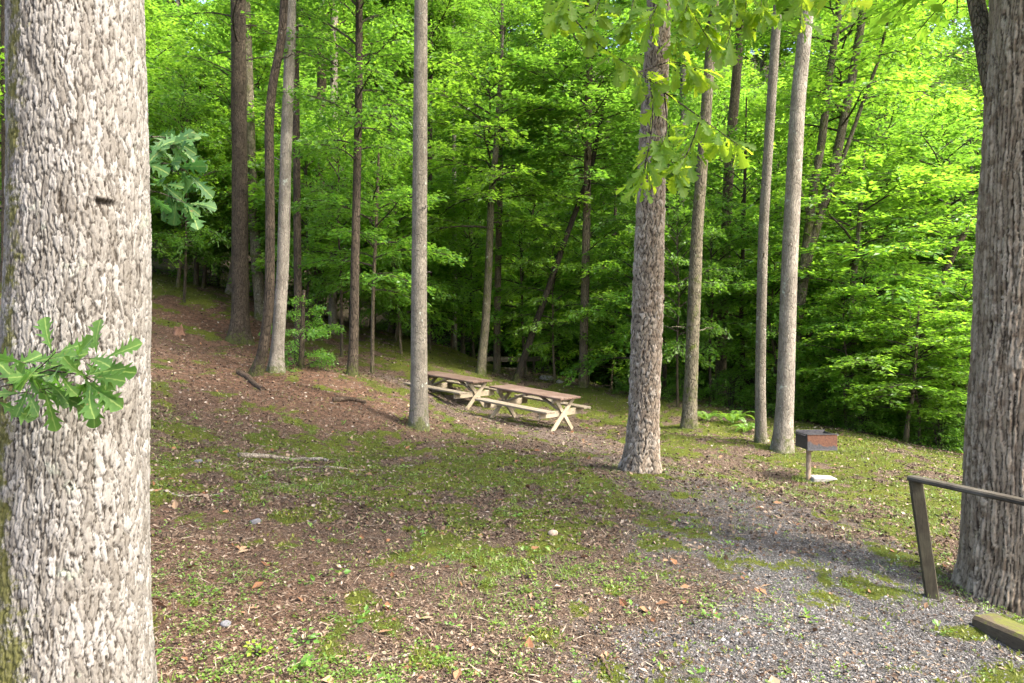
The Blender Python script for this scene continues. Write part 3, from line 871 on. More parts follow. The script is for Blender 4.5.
# the long limb whose leafy end hangs into the picture
lim = np.array([P(1044, -300, 5.5), P(900, -270, 5.2), P(760, -190, 5.0), P(640, -110, 4.7), P(540, -45, 4.55)])
mb = MB()
tt = np.linspace(0, 1, 24)
lp2 = np.stack([np.interp(tt, np.linspace(0, 1, 5), (lim - rb)[:, k]) for k in range(3)], 1)
for _ in range(4):
    lp2[1:-1] = (lp2[:-2] + 2 * lp2[1:-1] + lp2[2:]) / 4
mb.tube(lp2, np.linspace(.07, .014, 24), 9)
limb = mb.build('limb', M['bark_brown'], ridged, smooth=True)
lo = rb
TW = [[P(540, -45, 4.55), P(572, 25, 4.5), P(605, 50, 4.5), P(640, 72, 4.5), P(664, 92, 4.5)],
      [P(664, 92, 4.5), P(690, 110, 4.45), P(715, 128, 4.4), P(738, 145, 4.35)],
      [P(650, 78, 4.5), P(655, 120, 4.45), P(645, 165, 4.4), P(640, 185, 4.4)],
      [P(640, 72, 4.5), P(672, 60, 4.5), P(700, 70, 4.45)],
      [P(640, -110, 4.7), P(665, -40, 4.6), P(690, 10, 4.5), P(712, 45, 4.45)],
      [P(760, -190, 5.0), P(750, -80, 4.8), P(735, -10, 4.6), P(728, 45, 4.5)],
      [P(590, -80, 4.62), P(575, -20, 4.5), P(560, 15, 4.4)],
      [P(640, -110, 4.7), P(640, -30, 4.5), P(628, 25, 4.4)],
      [P(705, -150, 4.85), P(690, -60, 4.6), P(660, 0, 4.4), P(650, 20, 4.3)],
      [P(760, -190, 5.0), P(790, -70, 4.8), P(805, -15, 4.7), P(800, 20, 4.6)],
      [P(880, -265, 5.15), P(880, -100, 4.9), P(865, -25, 4.8), P(850, 5, 4.7)],
      [P(760, -190, 5.0), P(705, -70, 4.8), P(690, 0, 4.6), P(676, 38, 4.5)],
      [P(760, -190, 5.0), P(775, -100, 4.8), P(765, -30, 4.65), P(760, 15, 4.6)],
      [P(820, -230, 5.1), P(830, -90, 4.9), P(828, -30, 4.8), P(822, -5, 4.75)],
      [P(640, -110, 4.7), P(615, -50, 4.6), P(600, 0, 4.5), P(590, 28, 4.45)],
      [P(705, -150, 4.85), P(720, -60, 4.7), P(716, 0, 4.6), P(705, 30, 4.55)],
      [P(760, -190, 5.0), P(742, -90, 4.8), P(748, -20, 4.7), P(745, 20, 4.65)],
      [P(700, 118, 4.42), P(690, 150, 4.4), P(672, 175, 4.38)],
      [P(664, 92, 4.5), P(668, 130, 4.5), P(660, 150, 4.45)]]
spray(TW, 29, .145, M['leaf_oak'], limb, 23, lo, 'leaves', .75, (0, -.45, .55), .006, 'twig')

# ------------------------------------------------------------------ the plated trunk (pine bark)
yp = 9.5
pb = np.array([(639 - 512) * yp / F, yp, 0.]); pb[2] = g1(pb[0], pb[1])
pine = empty('pine_tree', pb)
tag(pine, 'straight tree with scaly plated bark standing alone in the middle of the clearing', 'tree')
px = [(640, 471, 35), (643, 440, 31), (648, 300, 30.5), (652, 150, 27), (658, 30, 24), (662, -100, 23), (668, -400, 19), (672, -800, 8)]
pts = np.array([P(u, v, yp) - pb for u, v, w in px]); pts[0, 2] = -.1
rads = np.array([w * yp / F / 2 for u, v, w in px]); hs = pts[:, 2]
tz = np.interp(np.r_[np.arange(-.1, 6.6, .016), np.arange(6.6, hs[-1], .2)], hs, np.linspace(0, 1, len(hs)))
bark_trunk('trunk', pts, rads, tz, 200, .056, .082, .022, M['bark_pine'], pine, .38, .28, 29, .03, .4, .26, rag=.45, hor=.8)
c = link('crown', CR['sparse'], pine, (.35, 0, 8.6)); c.scale = (.9, .9, .75)

# ------------------------------------------------------------------ the trees of the wood's edge
B = M
G_POLE = 'slim trees at the edge of the woods'
make_tree('smooth grey straight trunk rising just in front of the farther picnic table', [(419, 429), (419, 300), (420, 150), (421, 0)], 12.2, 17.5, 13, B['bark_grey'], 'sparse', 9.5, (.9, .9), 17, flare=.25, seed=3, name='poplar_tree', lump=.03)
make_tree('pale tall trunk beside the charcoal grill, thicker of the close pair', [(782, 453), (785, 400), (790, 250), (798, 100), (808, 0)], 12.8, 18, 13, B['bark_pale'], 'sparse', 9.5, (.9, .8), 16, flare=.3, seed=4, name='poplar_tree', lump=.03)
make_tree('thinner trunk with a scarred rotten foot, left of the pale pair by the grill', [(761, 447), (760, 380), (763, 230), (772, 90), (778, 0)], 13.3, 10.5, 8.5, B['bark_grey'], 'sparse', 11, (.7, .7), 16, flare=.3, seed=5)
make_tree('greenish brown straight trunk beside the ferns', [(689, 428), (691, 380), (697, 230), (708, 90), (714, 0)], 15, 14.5, 9.5, B['bark_mossy'], 'sparse', 11, (.8, .8), 17, flare=.4, seed=6)
make_tree('dim brown trunk in the shade behind the ferns', [(720, 401), (722, 330), (728, 180), (737, 70), (742, 0)], 20.5, 11, 8.5, B['bark_brown'], 'tall_a', 10, (.7, .8), 20, flare=.3, seed=7)
make_tree('pale thin trunk far behind the plated trunk, showing just right of it', [(683, 420), (683, 300), (682, 190), (683, 80), (684, 0)], 27, 6, 6, B['bark_pale'], 'tall_b', 11, (.8, .8), 22, flare=.2, seed=8, base=None)
make_tree('dark trunk leaning far to the right behind the nearer picnic table', [(515, 381), (528, 345), (548, 290), (565, 240), (582, 195), (592, 165)], 20, 7.5, 5, B['bark_black'], 'lay_a', 6.3, (.9, .7), 9, flare=.3, seed=9)
make_tree('slim tree with a pale mossy foot, forking branches and layered leaves above the picnic tables', [(480, 373), (486, 320), (489, 260), (491, 200), (496, 150)], 20, 9, 6, B['bark_mossy'], 'lay_b', 5.0, (1.0, 1.1), 10.5, flare=.3, seed=10)
make_tree('short visible brown stem just right of the mossy-footed tree', [(497, 374), (497, 320), (498, 270), (500, 180)], 22, 7.5, 6, B['bark_brown'], 'lay_c', 7, (.9, .9), 13, flare=.2, seed=11)
make_tree('straight brown stem rising from the grass edge midway between nearer table and plated trunk', [(583, 387), (584, 330), (586, 250), (588, 150), (590, 0)], 20, 9, 7, B['bark_brown'], 'mid_a', 6.0, (.8, .8), 17, flare=.25, seed=12)
make_tree('whitish pole-thin trunk behind the tables, between grey trunk and layered tree', [(455, 349), (455, 280), (454, 200), (454, 100), (453, 0)], 26, 4.5, 4, B['bark_pale'], 'mid_c', 9.5, (.7, .9), 18, flare=.1, seed=13)
make_tree('dark thin stem half hidden behind the smooth grey trunk', [(430, 352), (430, 250), (430, 150), (431, 0)], 24, 5, 4.5, B['bark_dark'], 'mid_a', 10, (.7, .8), 18, flare=.1, seed=14)
make_tree('left one of two thin pale trunks side by side on the grassy slope', [(391, 331), (391, 260), (390, 190), (389, 60), (389, 0)], 25, 5.5, 5, B['bark_grey'], 'tall_c', 11, (.6, .7), 20, flare=.2, seed=15)
make_tree('right one of two thin pale trunks side by side on the grassy slope', [(399, 335), (398, 270), (396, 200), (395, 60), (394, 0)], 24.5, 6.5, 5, B['bark_grey'], 'mid_b', 11, (.7, .7), 19, flare=.2, seed=16)
make_tree('reddish dark slim trunk at the edge of the red bank', [(352, 375), (354, 330), (355, 270), (357, 180), (359, 80), (359, 0)], 15, 10, 7, B['bark_dark'], 'mid_a', 5.6, (.6, .8), 16, flare=.35, seed=17)
make_tree('greyish trunk behind the leafy sapling, with a pale base on the slope', [(333, 327), (333, 260), (333, 180), (334, 60), (335, 0)], 21, 8.5, 7, B['bark_grey'], 'sparse', 7.5, (.8, .8), 18, flare=.3, seed=18)
make_tree('brown trunk partly hidden by leaves between the curved pair and greyish trunk', [(318, 318), (319, 260), (320, 180), (322, 60), (323, 0)], 23, 10, 9, B['bark_brown'], 'tall_b', 10.5, (.7, .8), 20, flare=.2, seed=19)
make_tree('dark curving trunk of the close pair on the red bank', [(253, 379), (263, 352), (270, 300), (270, 200), (269, 120), (273, 80), (282, 40), (284, 0)], 14, 10, 8, B['bark_dark'], 'sparse', 9.5, (.8, .8), 15, flare=.55, seed=20)
make_tree('pale blotched trunk of the close pair on the red bank', [(276, 376), (278, 340), (283, 270), (286, 150), (290, 50), (291, 0)], 14.4, 13, 10, B['bark_pale'], 'sparse', 10, (.8, .9), 17, flare=.45, seed=21)
make_tree('thick dark trunk with a flared foot high on the red bank', [(240, 342), (240, 300), (240, 200), (239, 100), (238, 0)], 18, 17, 14, B['bark_dark'], 'sparse', 8.5, (.9, .9), 20, flare=.7, seed=22)
make_tree('pale lichened trunk tucked close behind the thick dark one', [(262, 322), (257, 270), (252, 180), (248, 60), (246, 0)], 20, 11, 8, B['bark_mossy'], 'sparse', 11, (.8, .8), 20, flare=.3, seed=23)
make_tree('dark slim stem behind the pale blotched trunk', [(299, 362), (298, 300), (297, 200), (296, 100), (295, 0)], 16.5, 8, 6.5, B['bark_dark'], 'sparse', 8.5, (.6, .7), 17, flare=.2, seed=24)
make_tree('dark trunk peeping out at the left of the huge pale oak', [(10, 268), (10, 200), (9, 100), (8, 0)], 17, 15, 13, B['bark_dark'], 'mid_b', 6.5, (.9, .9), 19, flare=.3, seed=25)
# the leaning, forking tree on the right
t2 = make_tree('leaning lichened tree forking into several stems beyond the grill', [(787, 428), (790, 380), (797, 320), (806, 260), (822, 210), (836, 160), (850, 90), (862, 20), (868, -40)], 17.5, 12, 7, B['bark_mossy'], 'mid_b', 6.8, (.8, .8), 14, flare=.2, seed=26)
mb = MB(); b0 = np.array(t2.location)
for pth, r in (([(800, 300), (812, 200), (822, 140), (830, 70), (838, 20), (842, -40)], (.11, .07)), ([(830, 190), (846, 150), (862, 105), (878, 62), (888, 20)], (.06, .03)), ([(816, 235), (800, 190), (790, 160)], (.05, .02))):
    q = np.array([P(u, v, 17.5) for u, v in pth]) - b0
    mb.tube(q, np.linspace(r[0], r[1], len(q)), 10)
mb.build('limb', M['bark_mossy'], t2, smooth=True)
make_tree('small crooked mossy tree with layered sunlit leaves behind the grill', [(851, 417), (849, 390), (850, 365), (854, 335), (850, 310), (853, 280), (858, 240)], 17.5, 9, 5, B['bark_mossy'], 'lay_b', 2.6, (1.05, .9), 6.5, flare=.3, seed=27, crz=.4)
make_tree('dark stem leaning left among the leaves right of the crooked mossy tree', [(925, 420), (930, 340), (938, 290), (955, 250), (975, 215)], 18.5, 8, 6, B['bark_brown'], 'lay_a', 3.4, (1.0, .9), 8, flare=.2, seed=28)
make_tree('low leafy sapling with pale drooping sprays at the right edge of the mossy ground', [(905, 442), (908, 420), (912, 400), (915, 370)], 15.6, 5, 3, B['bark_brown'], 'lay_b', .3, (.8, .55), 3.0, flare=.2, seed=29, name='sapling', crz=2.2)
make_tree('leafy sapling growing at the foot of the close pair on the red bank', [(301, 363), (302, 340), (303, 310), (304, 290)], 15.2, 6, 3, B['bark_dark'], 'lay_d', .7, (.36, .62), 2.9, flare=.2, seed=30, name='sapling')
make_tree('young tree spreading pale leaf sprays left of the smooth grey trunk', [(372, 352), (373, 300), (375, 250), (378, 180)], 17, 4, 3, B['bark_brown'], 'lay_d', 3.0, (.85, .9), 6.5, flare=.2, seed=31, name='sapling')
make_tree('young tree holding dark leaf layers just behind the huge pale oak', [(196, 300), (197, 250), (199, 180), (200, 100)], 21.5, 5, 3, B['bark_dark'], 'lay_c', 4.4, (.9, .9), 10, flare=.2, seed=32, name='sapling')
make_tree('young tree whose leaves reach between plated trunk and greenish trunk', [(664, 404), (665, 360), (663, 300), (666, 240)], 20, 4.5, 3.5, B['bark_dark'], 'lay_c', 2.2, (.75, .9), 8, flare=.2, seed=33, name='sapling')
make_tree('young tree with dark leaf layers over the plank footbridge', [(610, 382), (612, 340), (613, 290), (615, 230)], 26, 5, 4, B['bark_dark'], 'lay_c', 1.6, (1.0, .8), 7.5, flare=.2, seed=34, name='sapling')
make_tree('bright leafy young tree between the greenish trunk and the scarred one', [(742, 418), (743, 360), (741, 310), (744, 220)], 19.5, 5, 3.5, B['bark_dark'], 'lay_a', 2.4, (.8, 1.), 8.5, flare=.2, seed=35, name='sapling')

# ------------------------------------------------------------------ the wood behind: individual trees on the slope
def proto_tree(h_trunk, H, r0, crown, bark, name, lean=.25, seed=0):
    root = empty(name, (0, 0, 0))
    n = 6
    zs = np.linspace(-.15, h_trunk + H * .8, n)
    rng = np.random.default_rng(seed)
    pts = np.stack([np.cumsum(rng.normal(0, lean, n)) * .5, np.cumsum(rng.normal(0, lean, n)) * .5, zs], 1)
    pts[:, :2] -= pts[0, :2]
    trunk_obj(pts, np.linspace(r0, r0 * .25, n), bark, root, .35, .3, seed, 10, 24)
    c = link('crown', CR[crown], root, (np.interp(h_trunk, zs, pts[:, 0]), np.interp(h_trunk, zs, pts[:, 1]), h_trunk))
    root['category'] = 'tree'
    return root


rngp = np.random.default_rng(5)
PR = {k: proto_tree(*a) for k, a in {
    'lay_a': (1.5, 5.0, .07, 'lay_a', M['bark_dark'], 'understory_tree', .2, 1),
    'lay_b': (1.2, 4.2, .07, 'lay_b', M['bark_brown'], 'understory_tree', .2, 2),
    'lay_c': (1.6, 6.0, .08, 'lay_c', M['bark_dark'], 'understory_tree', .2, 3),
    'mid_a': (3.0, 9.5, .13, 'mid_a', M['bark_brown'], 'forest_tree', .25, 4),
    'mid_b': (2.6, 8.5, .13, 'mid_b', M['bark_grey'], 'forest_tree', .25, 5),
    'mid_c': (3.2, 10., .13, 'mid_c', M['bark_dark'], 'forest_tree', .25, 6),
    'tall_a': (6., 13., .19, 'tall_a', M['bark_grey'], 'forest_tree', .25, 7),
    'tall_b': (5.5, 12., .19, 'tall_b', M['bark_brown'], 'forest_tree', .25, 8),
    'tall_c': (6.5, 14., .2, 'tall_c', M['bark_dark'], 'forest_tree', .25, 9)}.items()}
USED = set()


def plant(kind, x, y, label, group, s=1., sz=None):
    z = g1(x, y)
    rz = rngp.uniform(0, 6.28)
    sz = sz or s
    r = PR[kind]
    if kind not in USED:
        USED.add(kind)
        r.location = (x, y, z); r.rotation_euler = (0, 0, rz); r.scale = (s, s, sz)
        tag(r, label, 'tree', group)
        return r
    return copy_tree(r, (x, y, z), rz, (s, sz), label, group, (rngp.normal(0, .02), rngp.normal(0, .02)))


L_NEAR = 'low layered tree in the dark undergrowth just across the creek'
G_NEAR = 'understory trees along the far bank of the creek'
L_HILL = 'bushy bright green tree crowded on the wooded far hillside'
G_HILL = 'middle-height trees on the far hillside'
L_TALL = 'tall leafy canopy tree high on the wooded far hillside'
G_TALL = 'tall trees high on the far hillside'
L_LEFT = 'leafy green tree massed on the hilltop behind the red bank'
G_LEFT = 'trees behind the red bank'
# far bank of the creek
for k, (x, dy, kind, s) in enumerate([(0.2, 2.6, 'lay_c', .8), (2.0, 3.4, 'lay_a', .9), (3.6, 1.9, 'lay_c', .75), (4.9, 3.5, 'lay_b', .9), (6.4, 2.2, 'lay_c', .8), (7.6, 3.8, 'lay_a', .95),
                                      (9.0, 2.4, 'lay_b', .8), (10.3, 3.6, 'lay_c', .9), (11.6, 2.3, 'lay_a', .8), (12.8, 3.9, 'lay_b', .9), (14.2, 2.5, 'lay_c', .85), (15.6, 4.0, 'lay_a', 1.),
                                      (-1.6, 2.8, 'lay_a', .85), (-3.4, 2.4, 'lay_c', .9), (1.0, 6.2, 'lay_b', 1.1), (4.2, 6.6, 'lay_c', 1.2), (7.2, 6.8, 'lay_b', 1.1), (10.0, 6.4, 'lay_a', 1.2), (13.2, 6.8, 'lay_b', 1.2), (16.4, 6.6, 'lay_c', 1.2), (-2.4, 6.5, 'lay_b', 1.1)]):
    plant(kind, x, float(creek_y(x)) + dy + rngp.uniform(-.4, .4), L_NEAR, G_NEAR, s)
# mid hillside
kinds = ['mid_a', 'mid_b', 'mid_a', 'mid_b', 'mid_c']
k = 0
for row, (y0, n, x0, x1) in enumerate([(33, 10, -7, 25), (38.5, 11, -13, 29), (45, 12, -19, 34)]):
    for i in range(n):
        x = x0 + (x1 - x0) * (i + rngp.uniform(.15, .85)) / n
        y = y0 + rngp.uniform(-2, 2) - max(0, x - 5) * .22
        if y < creek_y(x) + 6:
            y = float(creek_y(x)) + 8
        plant(kinds[k % 5], x, y, L_HILL, G_HILL, rngp.uniform(.85, 1.15), rngp.uniform(.8, 1.1)); k += 1
kinds = ['tall_a', 'tall_b', 'tall_b', 'tall_c', 'tall_a']
for row, (y0, n, x0, x1) in enumerate([(54, 11, -32, 42), (64, 12, -42, 48), (78, 12, -55, 60)]):
    for i in range(n):
        x = x0 + (x1 - x0) * (i + rngp.uniform(.15, .85)) / n
        y = y0 + rngp.uniform(-3, 3)
        plant(kinds[k % 5], x, y, L_TALL, G_TALL, rngp.uniform(.95, 1.3), rngp.uniform(.9, 1.15)); k += 1
# left hilltop
for k, (x, y, kind, s) in enumerate([(-10.5, 22.5, 'lay_b', .9), (-8.2, 24.5, 'lay_a', 1.1), (-12.6, 24.5, 'lay_a', 1.1), (-6.2, 27.5, 'lay_b', 1.1), (-10.4, 28.5, 'mid_a', .85), (-14.8, 21., 'lay_b', 1.1), (-14.5, 27.5, 'mid_b', .9),
                                     (-17.5, 24, 'mid_a', .9), (-12.5, 33, 'mid_b', 1.), (-17.5, 31, 'mid_a', 1.), (-21.5, 29, 'mid_b', 1.), (-7.4, 33.5, 'mid_a', .9), (-21, 38, 'mid_b', 1.1), (-15.5, 38.5, 'mid_a', 1.1), (-27, 36, 'mid_c', 1.2), (-3.6, 29.8, 'lay_a', 1.)]):
    plant(kind, x, y, L_LEFT, G_LEFT, s)

for k, (x, y, kind, s_, sz_) in enumerate([(.45, 22.6, 'lay_b', .75, .95), (2.3, 21.4, 'lay_a', .7, .9), (3.3, 19.2, 'lay_b', .62, .8), (5.2, 18.6, 'lay_a', .62, .8), (6.9, 18.3, 'lay_b', .7, .85), (8.7, 17.6, 'lay_a', .7, .7), (10.8, 17.2, 'lay_b', .8, .75),
                                      (-3.2, 20.6, 'lay_b', .55, 1.0), (-4.4, 18.4, 'lay_a', .6, 1.05), (-7.9, 21.0, 'lay_b', .6, 1.0), (-8.9, 19.3, 'lay_a', .55, .95), (-5.6, 19.4, 'lay_a', .55, 1.0), (-4.6, 21.2, 'lay_b', .6, 1.1), (-2.6, 22.6, 'lay_b', .6, 1.0), (-1.3, 24.2, 'lay_a', .7, 1.), (1.25, 20.6, 'lay_b', .55, .85), (4.1, 17.6, 'lay_a', .5, .8), (9.2, 16.0, 'lay_b', .55, .55), (7.8, 16.6, 'lay_b', .5, .6), (-9.6, 20.4, 'lay_b', .75, 1.0)]):
    plant(kind, x, y, 'young tree with sunlit leaf layers along the edge of the clearing', 'young trees along the edge of the clearing', s_, sz_)
for k, (x, y, kind, s_) in enumerate([(-6.9, 23.2, 'lay_a', .9), (-5.6, 24.6, 'lay_b', .9), (-4.3, 26.6, 'lay_a', 1.), (-10.6, 25.6, 'lay_b', 1.), (-2.3, 27., 'lay_b', .85), (-.5, 29.4, 'lay_a', .95), (1.5, 29., 'lay_b', 1.), (-3.6, 22.0, 'lay_b', .6), (3.4, 24.9, 'lay_b', .8)]):
    plant(kind, x, y, 'low leafy tree filling the gaps between the trunks behind the clearing', 'low trees behind the clearing', s_)
# trees filling the middle of the wood
for k, (x, y, kind, s_) in enumerate([(-9.3, 21.4, 'lay_a', .8), (-5.4, 21.2, 'lay_b', 1.1), (-3.4, 24.4, 'lay_a', 1.), (-8.6, 21.6, 'mid_b', .8), (-5.0, 25.5, 'mid_a', .85), (-1.9, 28.2, 'mid_b', .85)]):
    plant(kind, x, y, 'leafy tree among the trunks between the red bank and the creek', 'trees between the red bank and the creek', s_)
for k, (x, y, kind, s_) in enumerate([(.6, 30.5, 'mid_a', .9), (3.6, 28.5, 'mid_b', .9), (6.6, 27, 'mid_a', .9), (9.4, 25.5, 'mid_b', .9), (12.4, 24.5, 'mid_a', .9), (15.4, 24, 'mid_b', .9), (18.6, 23.5, 'mid_a', 1.), (17.6, 20.2, 'lay_b', 1.1), (14.2, 18.6, 'lay_a', 1.), (12.0, 17.6, 'lay_b', .8)]):
    plant(kind, x, y, 'bright leafy tree standing on the first rise beyond the creek', 'trees on the first rise beyond the creek', s_)

# undergrowth bushes
bush0 = empty('undergrowth_bush', (0, 0, 0)); bush0['category'] = 'bush'
link('crown', CR['bush_b'], bush0, (0, 0, .12))
mbx = MB()
for a in range(5):
    mbx.tube(np.array([[.05 * math.cos(a * 1.26), .05 * math.sin(a * 1.26), -.1], [.12 * math.cos(a * 1.26), .12 * math.sin(a * 1.26), .4], [.25 * math.cos(a * 1.26), .25 * math.sin(a * 1.26), 1.2]]), [.02, .015, .008], 5)
mbx.build('stem', M['twig'], bush0, smooth=True)
first = True
for (x, dy, s) in [(2.4, -.2, .6), (3.4, 1.1, .75), (4.6, .9, .7), (5.6, 1.3, .8), (6.8, 1.0, .75), (8.0, 1.4, .9), (9.2, 1.0, .8), (10.4, 1.3, .9), (11.6, .9, .85), (12.8, 1.3, .9), (1.4, 1.0, .7), (-.6, 1.2, .7), (14.3, 1., .9), (7.2, 4.8, 1.1), (10.6, 4.9, 1.2), (3.2, 4.9, 1.1), (0.2, 4.7, 1.0), (13.5, 4.9, 1.2), (5.4, 4.6, 1.1)]:
    y = float(creek_y(x)) + dy
    lab, gr = 'dark leafy bush in the shade of the creek bank', 'bushes along the creek'
    if first:
        bush0.location = (x, y, g1(x, y)); bush0.scale = (s, s, s); tag(bush0, lab, 'bush', gr); first = False
    else:
        copy_tree(bush0, (x, y, g1(x, y)), rngp.uniform(0, 6.28), (s, s), lab, gr)
for (x, y, s) in [(4.5, 18.6, .55), (5.6, 18.2, .6), (6.6, 17.8, .6), (7.7, 17.2, .65), (8.6, 17.3, .7), (9.6, 16.6, .7), (10.6, 16.8, .8), (11.6, 16.0, .8), (3.5, 19.2, .5), (8.0, 16.2, .5), (9.3, 15.5, .6), (10.4, 15.0, .65), (6.6, 16.9, .5)]:
    copy_tree(bush0, (x, y, g1(x, y)), rngp.uniform(0, 6.28), (s, s), 'low leafy bush along the shaded edge of the mossy clearing', 'bushes along the clearing edge')
for (x, y, s) in [(-13.4, 19.6, .9), (-11.6, 21.2, .8), (-9.6, 22.4, .8), (-7.9, 23.6, .75), (-15.6, 18.2, 1.)]:
    copy_tree(bush0, (x, y, g1(x, y)), rngp.uniform(0, 6.28), (s, s), 'leafy bush along the crest of the red bank', 'bushes along the red bank')

# ------------------------------------------------------------------ ferns
def fern(loc, s, rz, label):
    rng = np.random.default_rng(int(rz * 100) + 3)
    root = empty('fern', loc, rz); tag(root, label, 'fern', 'ferns by the greenish trunk')
    for k in range(9):
        az = k * .698 + rng.uniform(-.2, .2); L = s * rng.uniform(.75, 1.1)
        t = np.linspace(0, 1, 20)
        rise = rng.uniform(.75, 1.0)
        x = L * (t * .75); z = L * (rise * t - .75 * t ** 2.3)
        hor = np.array([math.cos(az), math.sin(az), 0]); lat = np.array([-hor[1], hor[0], 0])
        pts = hor * x[:, None] + np.array([0, 0, 1.]) * z[:, None]
        d0 = nrm(np.gradient(pts, axis=0))
        p, d = [], []
        for sg in (-1, 1):
            p.append(pts[2:]); d.append(nrm(lat * sg + d0[2:] * .35))
        p = np.concatenate(p); d = np.concatenate(d)
        ln = np.tile(L * .20 * np.sin(np.linspace(.25, 1, 18) ** .7 * math.pi * .97) + .01, 2)
        nn = nrm(np.cross(d, np.concatenate([d0[2:], d0[2:]]))); nn *= np.sign(nn[:, 2:3] + 1e-6)
        v, q = quad_leaves(p, d, nn, ln, ln * .0 + L * .045, rng)
        tv, tq = tube(pts, .004 * (1 - .7 * t), 3)
        me = mesh_np('frond', np.concatenate([tv, v]), [tq, q + len(tv)], M['fern'], {'rnd': np.r_[np.full(len(tv), .2), np.repeat(rng.uniform(0, 1, len(p)), 4)]})
        link('frond', me, root)


for u, v, s, rz, lab in ((706, 421, .62, .3, 'bright green fern right beside the foot of the greenish trunk'), (733, 424, .72, 1.7, 'tallest upright fern of the small fern patch'), (747, 432, .5, 2.9, 'fern nearest the scarred trunk')):
    fern(GP(u, v, 10), s, rz, lab)

# ------------------------------------------------------------------ picnic tables
M['table_top'] = wood_mat('table_top_wood', (.075, .046, .033), (.145, .098, .074), 1., along=(1, 9, 9), grey=(.15, .108, .086))
M['table_frame'] = wood_mat('table_frame_wood', (.22, .178, .118), (.33, .28, .195), 1., along=(2, 2, 2), grey=(.30, .258, .185))
M['bench_wood'] = wood_mat('bench_wood', (.12, .097, .065), (.22, .182, .128), 1., along=(1, 9, 9), grey=(.18, .155, .12))
M['bolt'], nt = newmat('bolt_metal'); nn_ = N(nt); nn_.out(nn_.princ((.25, .24, .23), .5, spec=.5, Metallic=.8))


def picnic_table(far, near, foot_z, H, label):
    """far/near: middle of the short ends of the tabletop"""
    far = np.array(far); near = np.array(near)
    ctr = (far + near) / 2
    ax = near - far; L = np.linalg.norm(ax); ax /= L
    root = empty('picnic_table', (0, 0, 0)); tag(root, label, 'picnic table', 'wooden picnic tables')
    up = np.array([0, 0, 1.]); side = nrm(np.cross(up, ax)); nup = np.cross(ax, side)
    R = Matrix([[ax[i], side[i], nup[i]] for i in range(3)])
    org = ctr - nup * H
    root.matrix_world = Matrix.Translation(Vector(org)) @ R.to_4x4()
    hl = L / 2
    mb = MB()
    for k in range(5):
        y = -.30 + k * .15
        mb.beam((-hl, y, H - .019), (hl, y, H - .019), .142, .038, bev=.005)
    mb.build('tabletop', M['table_top'], root)
    for sg in (-1, 1):
        mb = MB()
        for k in (0, 1):
            y = sg * (.60 + k * .145)
            mb.beam((-hl, y, .44), (hl, y, .44), .138, .038, bev=.005)
        mb.build('bench_seat', M['bench_wood'], root)
    for ex in (-1, 1):
        xe = ex * (hl - .17)
        for sg, off in ((1, 0), (-1, .042)):
            mb = MB()
            mb.beam((xe + off * ex, -sg * .29, H - .05), (xe + off * ex, sg * .40, .0), .085, .04, up=(1, 0, 0), bev=.004)
            mb.build('leg', M['table_frame'], root)
        mb = MB()
        mb.beam((xe - ex * .041, -.74, .355), (xe - ex * .041, .74, .355), .036, .128, bev=.004)
        mb.build('seat_support', M['table_frame'], root)
        mb = MB()
        mb.beam((xe - ex * .041, -.34, H - .085), (xe - ex * .041, .34, H - .085), .036, .088, bev=.004)
        mb.build('cleat', M['table_frame'], root)
        mb = MB()
        mb.beam((xe - ex * .065, .0, .40), (ex * .16, .0, H - .075), .085, .036, up=(0, 0, 1), bev=.004)
        mb.build('brace', M['table_frame'], root)
        mb = MB()
        for y, z in ((-.30, .375), (.30, .375), (-.12, H - .09), (.12, H - .09)):
            mb.tube(np.array([[xe + ex * .07, y, z], [xe + ex * .06, y, z]]), .012, 8)
        mb.build('bolt', M['bolt'], root)
    mb = MB()
    mb.beam((0, -.35, H - .06), (0, .35, H - .06), .088, .036, bev=.004)
    mb.build('cleat', M['table_frame'], root)
    return root


picnic_table(P(500, 385, 15.3), P(571, 397.5, 14.2), 0, .70, 'nearer picnic table with brown plank top, fully in view')
picnic_table(P(427, 371.5, 17.4), P(483, 381, 16.4), 0, .69, 'farther picnic table, partly hidden by the smooth grey trunk')

# ------------------------------------------------------------------ the charcoal grill
m, nt = newmat('rusted_steel'); n = N(nt); M['rust'] = m
co = n('ShaderNodeTexCoord').outputs['Object']
a_ = n.noise(co, 5., 5, .6); f_ = n.noise(co, 40., 5, .7)
rc = n.ramp(f_, [(.3, (.055, .022, .013)), (.55, (.105, .045, .024)), (.75, (.17, .07, .03))])
steel = n.ramp(f_, [(.3, (.025, .025, .028)), (.7, (.075, .072, .075))])
zz = n('ShaderNodeSeparateXYZ', {0: co})
edge = n.math('ADD', n.math('MULTIPLY', zz.outputs[2], 6.), n.math('ADD', n.math('MULTIPLY', a_, 1.6), n.math('MULTIPLY', zz.outputs[0], 1.2)))
col = n.mix(n.rng(edge, 4.3, 4.45), steel, rc)
n.out(n.princ(col, .75, n('ShaderNodeBump', {'Strength': .4, 'Distance': .003, 'Height': f_}).outputs[0], .35))
m, nt = newmat('blackened_steel'); n = N(nt); M['black_steel'] = m
co = n('ShaderNodeTexCoord').outputs['Object']; f_ = n.noise(co, 30., 5)
n.out(n.princ(n.ramp(f_, [(.35, (.022, .022, .026)), (.7, (.06, .055, .055))]), .6, spec=.4))
m, nt = newmat('post_paint'); n = N(nt); M['post'] = m
co = n('ShaderNodeTexCoord').outputs['Object']; f_ = n.noise(co, 12., 5)
n.out(n.princ(n.ramp(f_, [(.35, (.15, .095, .055)), (.65, (.30, .235, .16))]), .7, spec=.3))
m, nt = newmat('concrete'); n = N(nt); M['concrete'] = m
co = n('ShaderNodeTexCoord').outputs['Object']; f_ = n.noise(co, 25., 6)
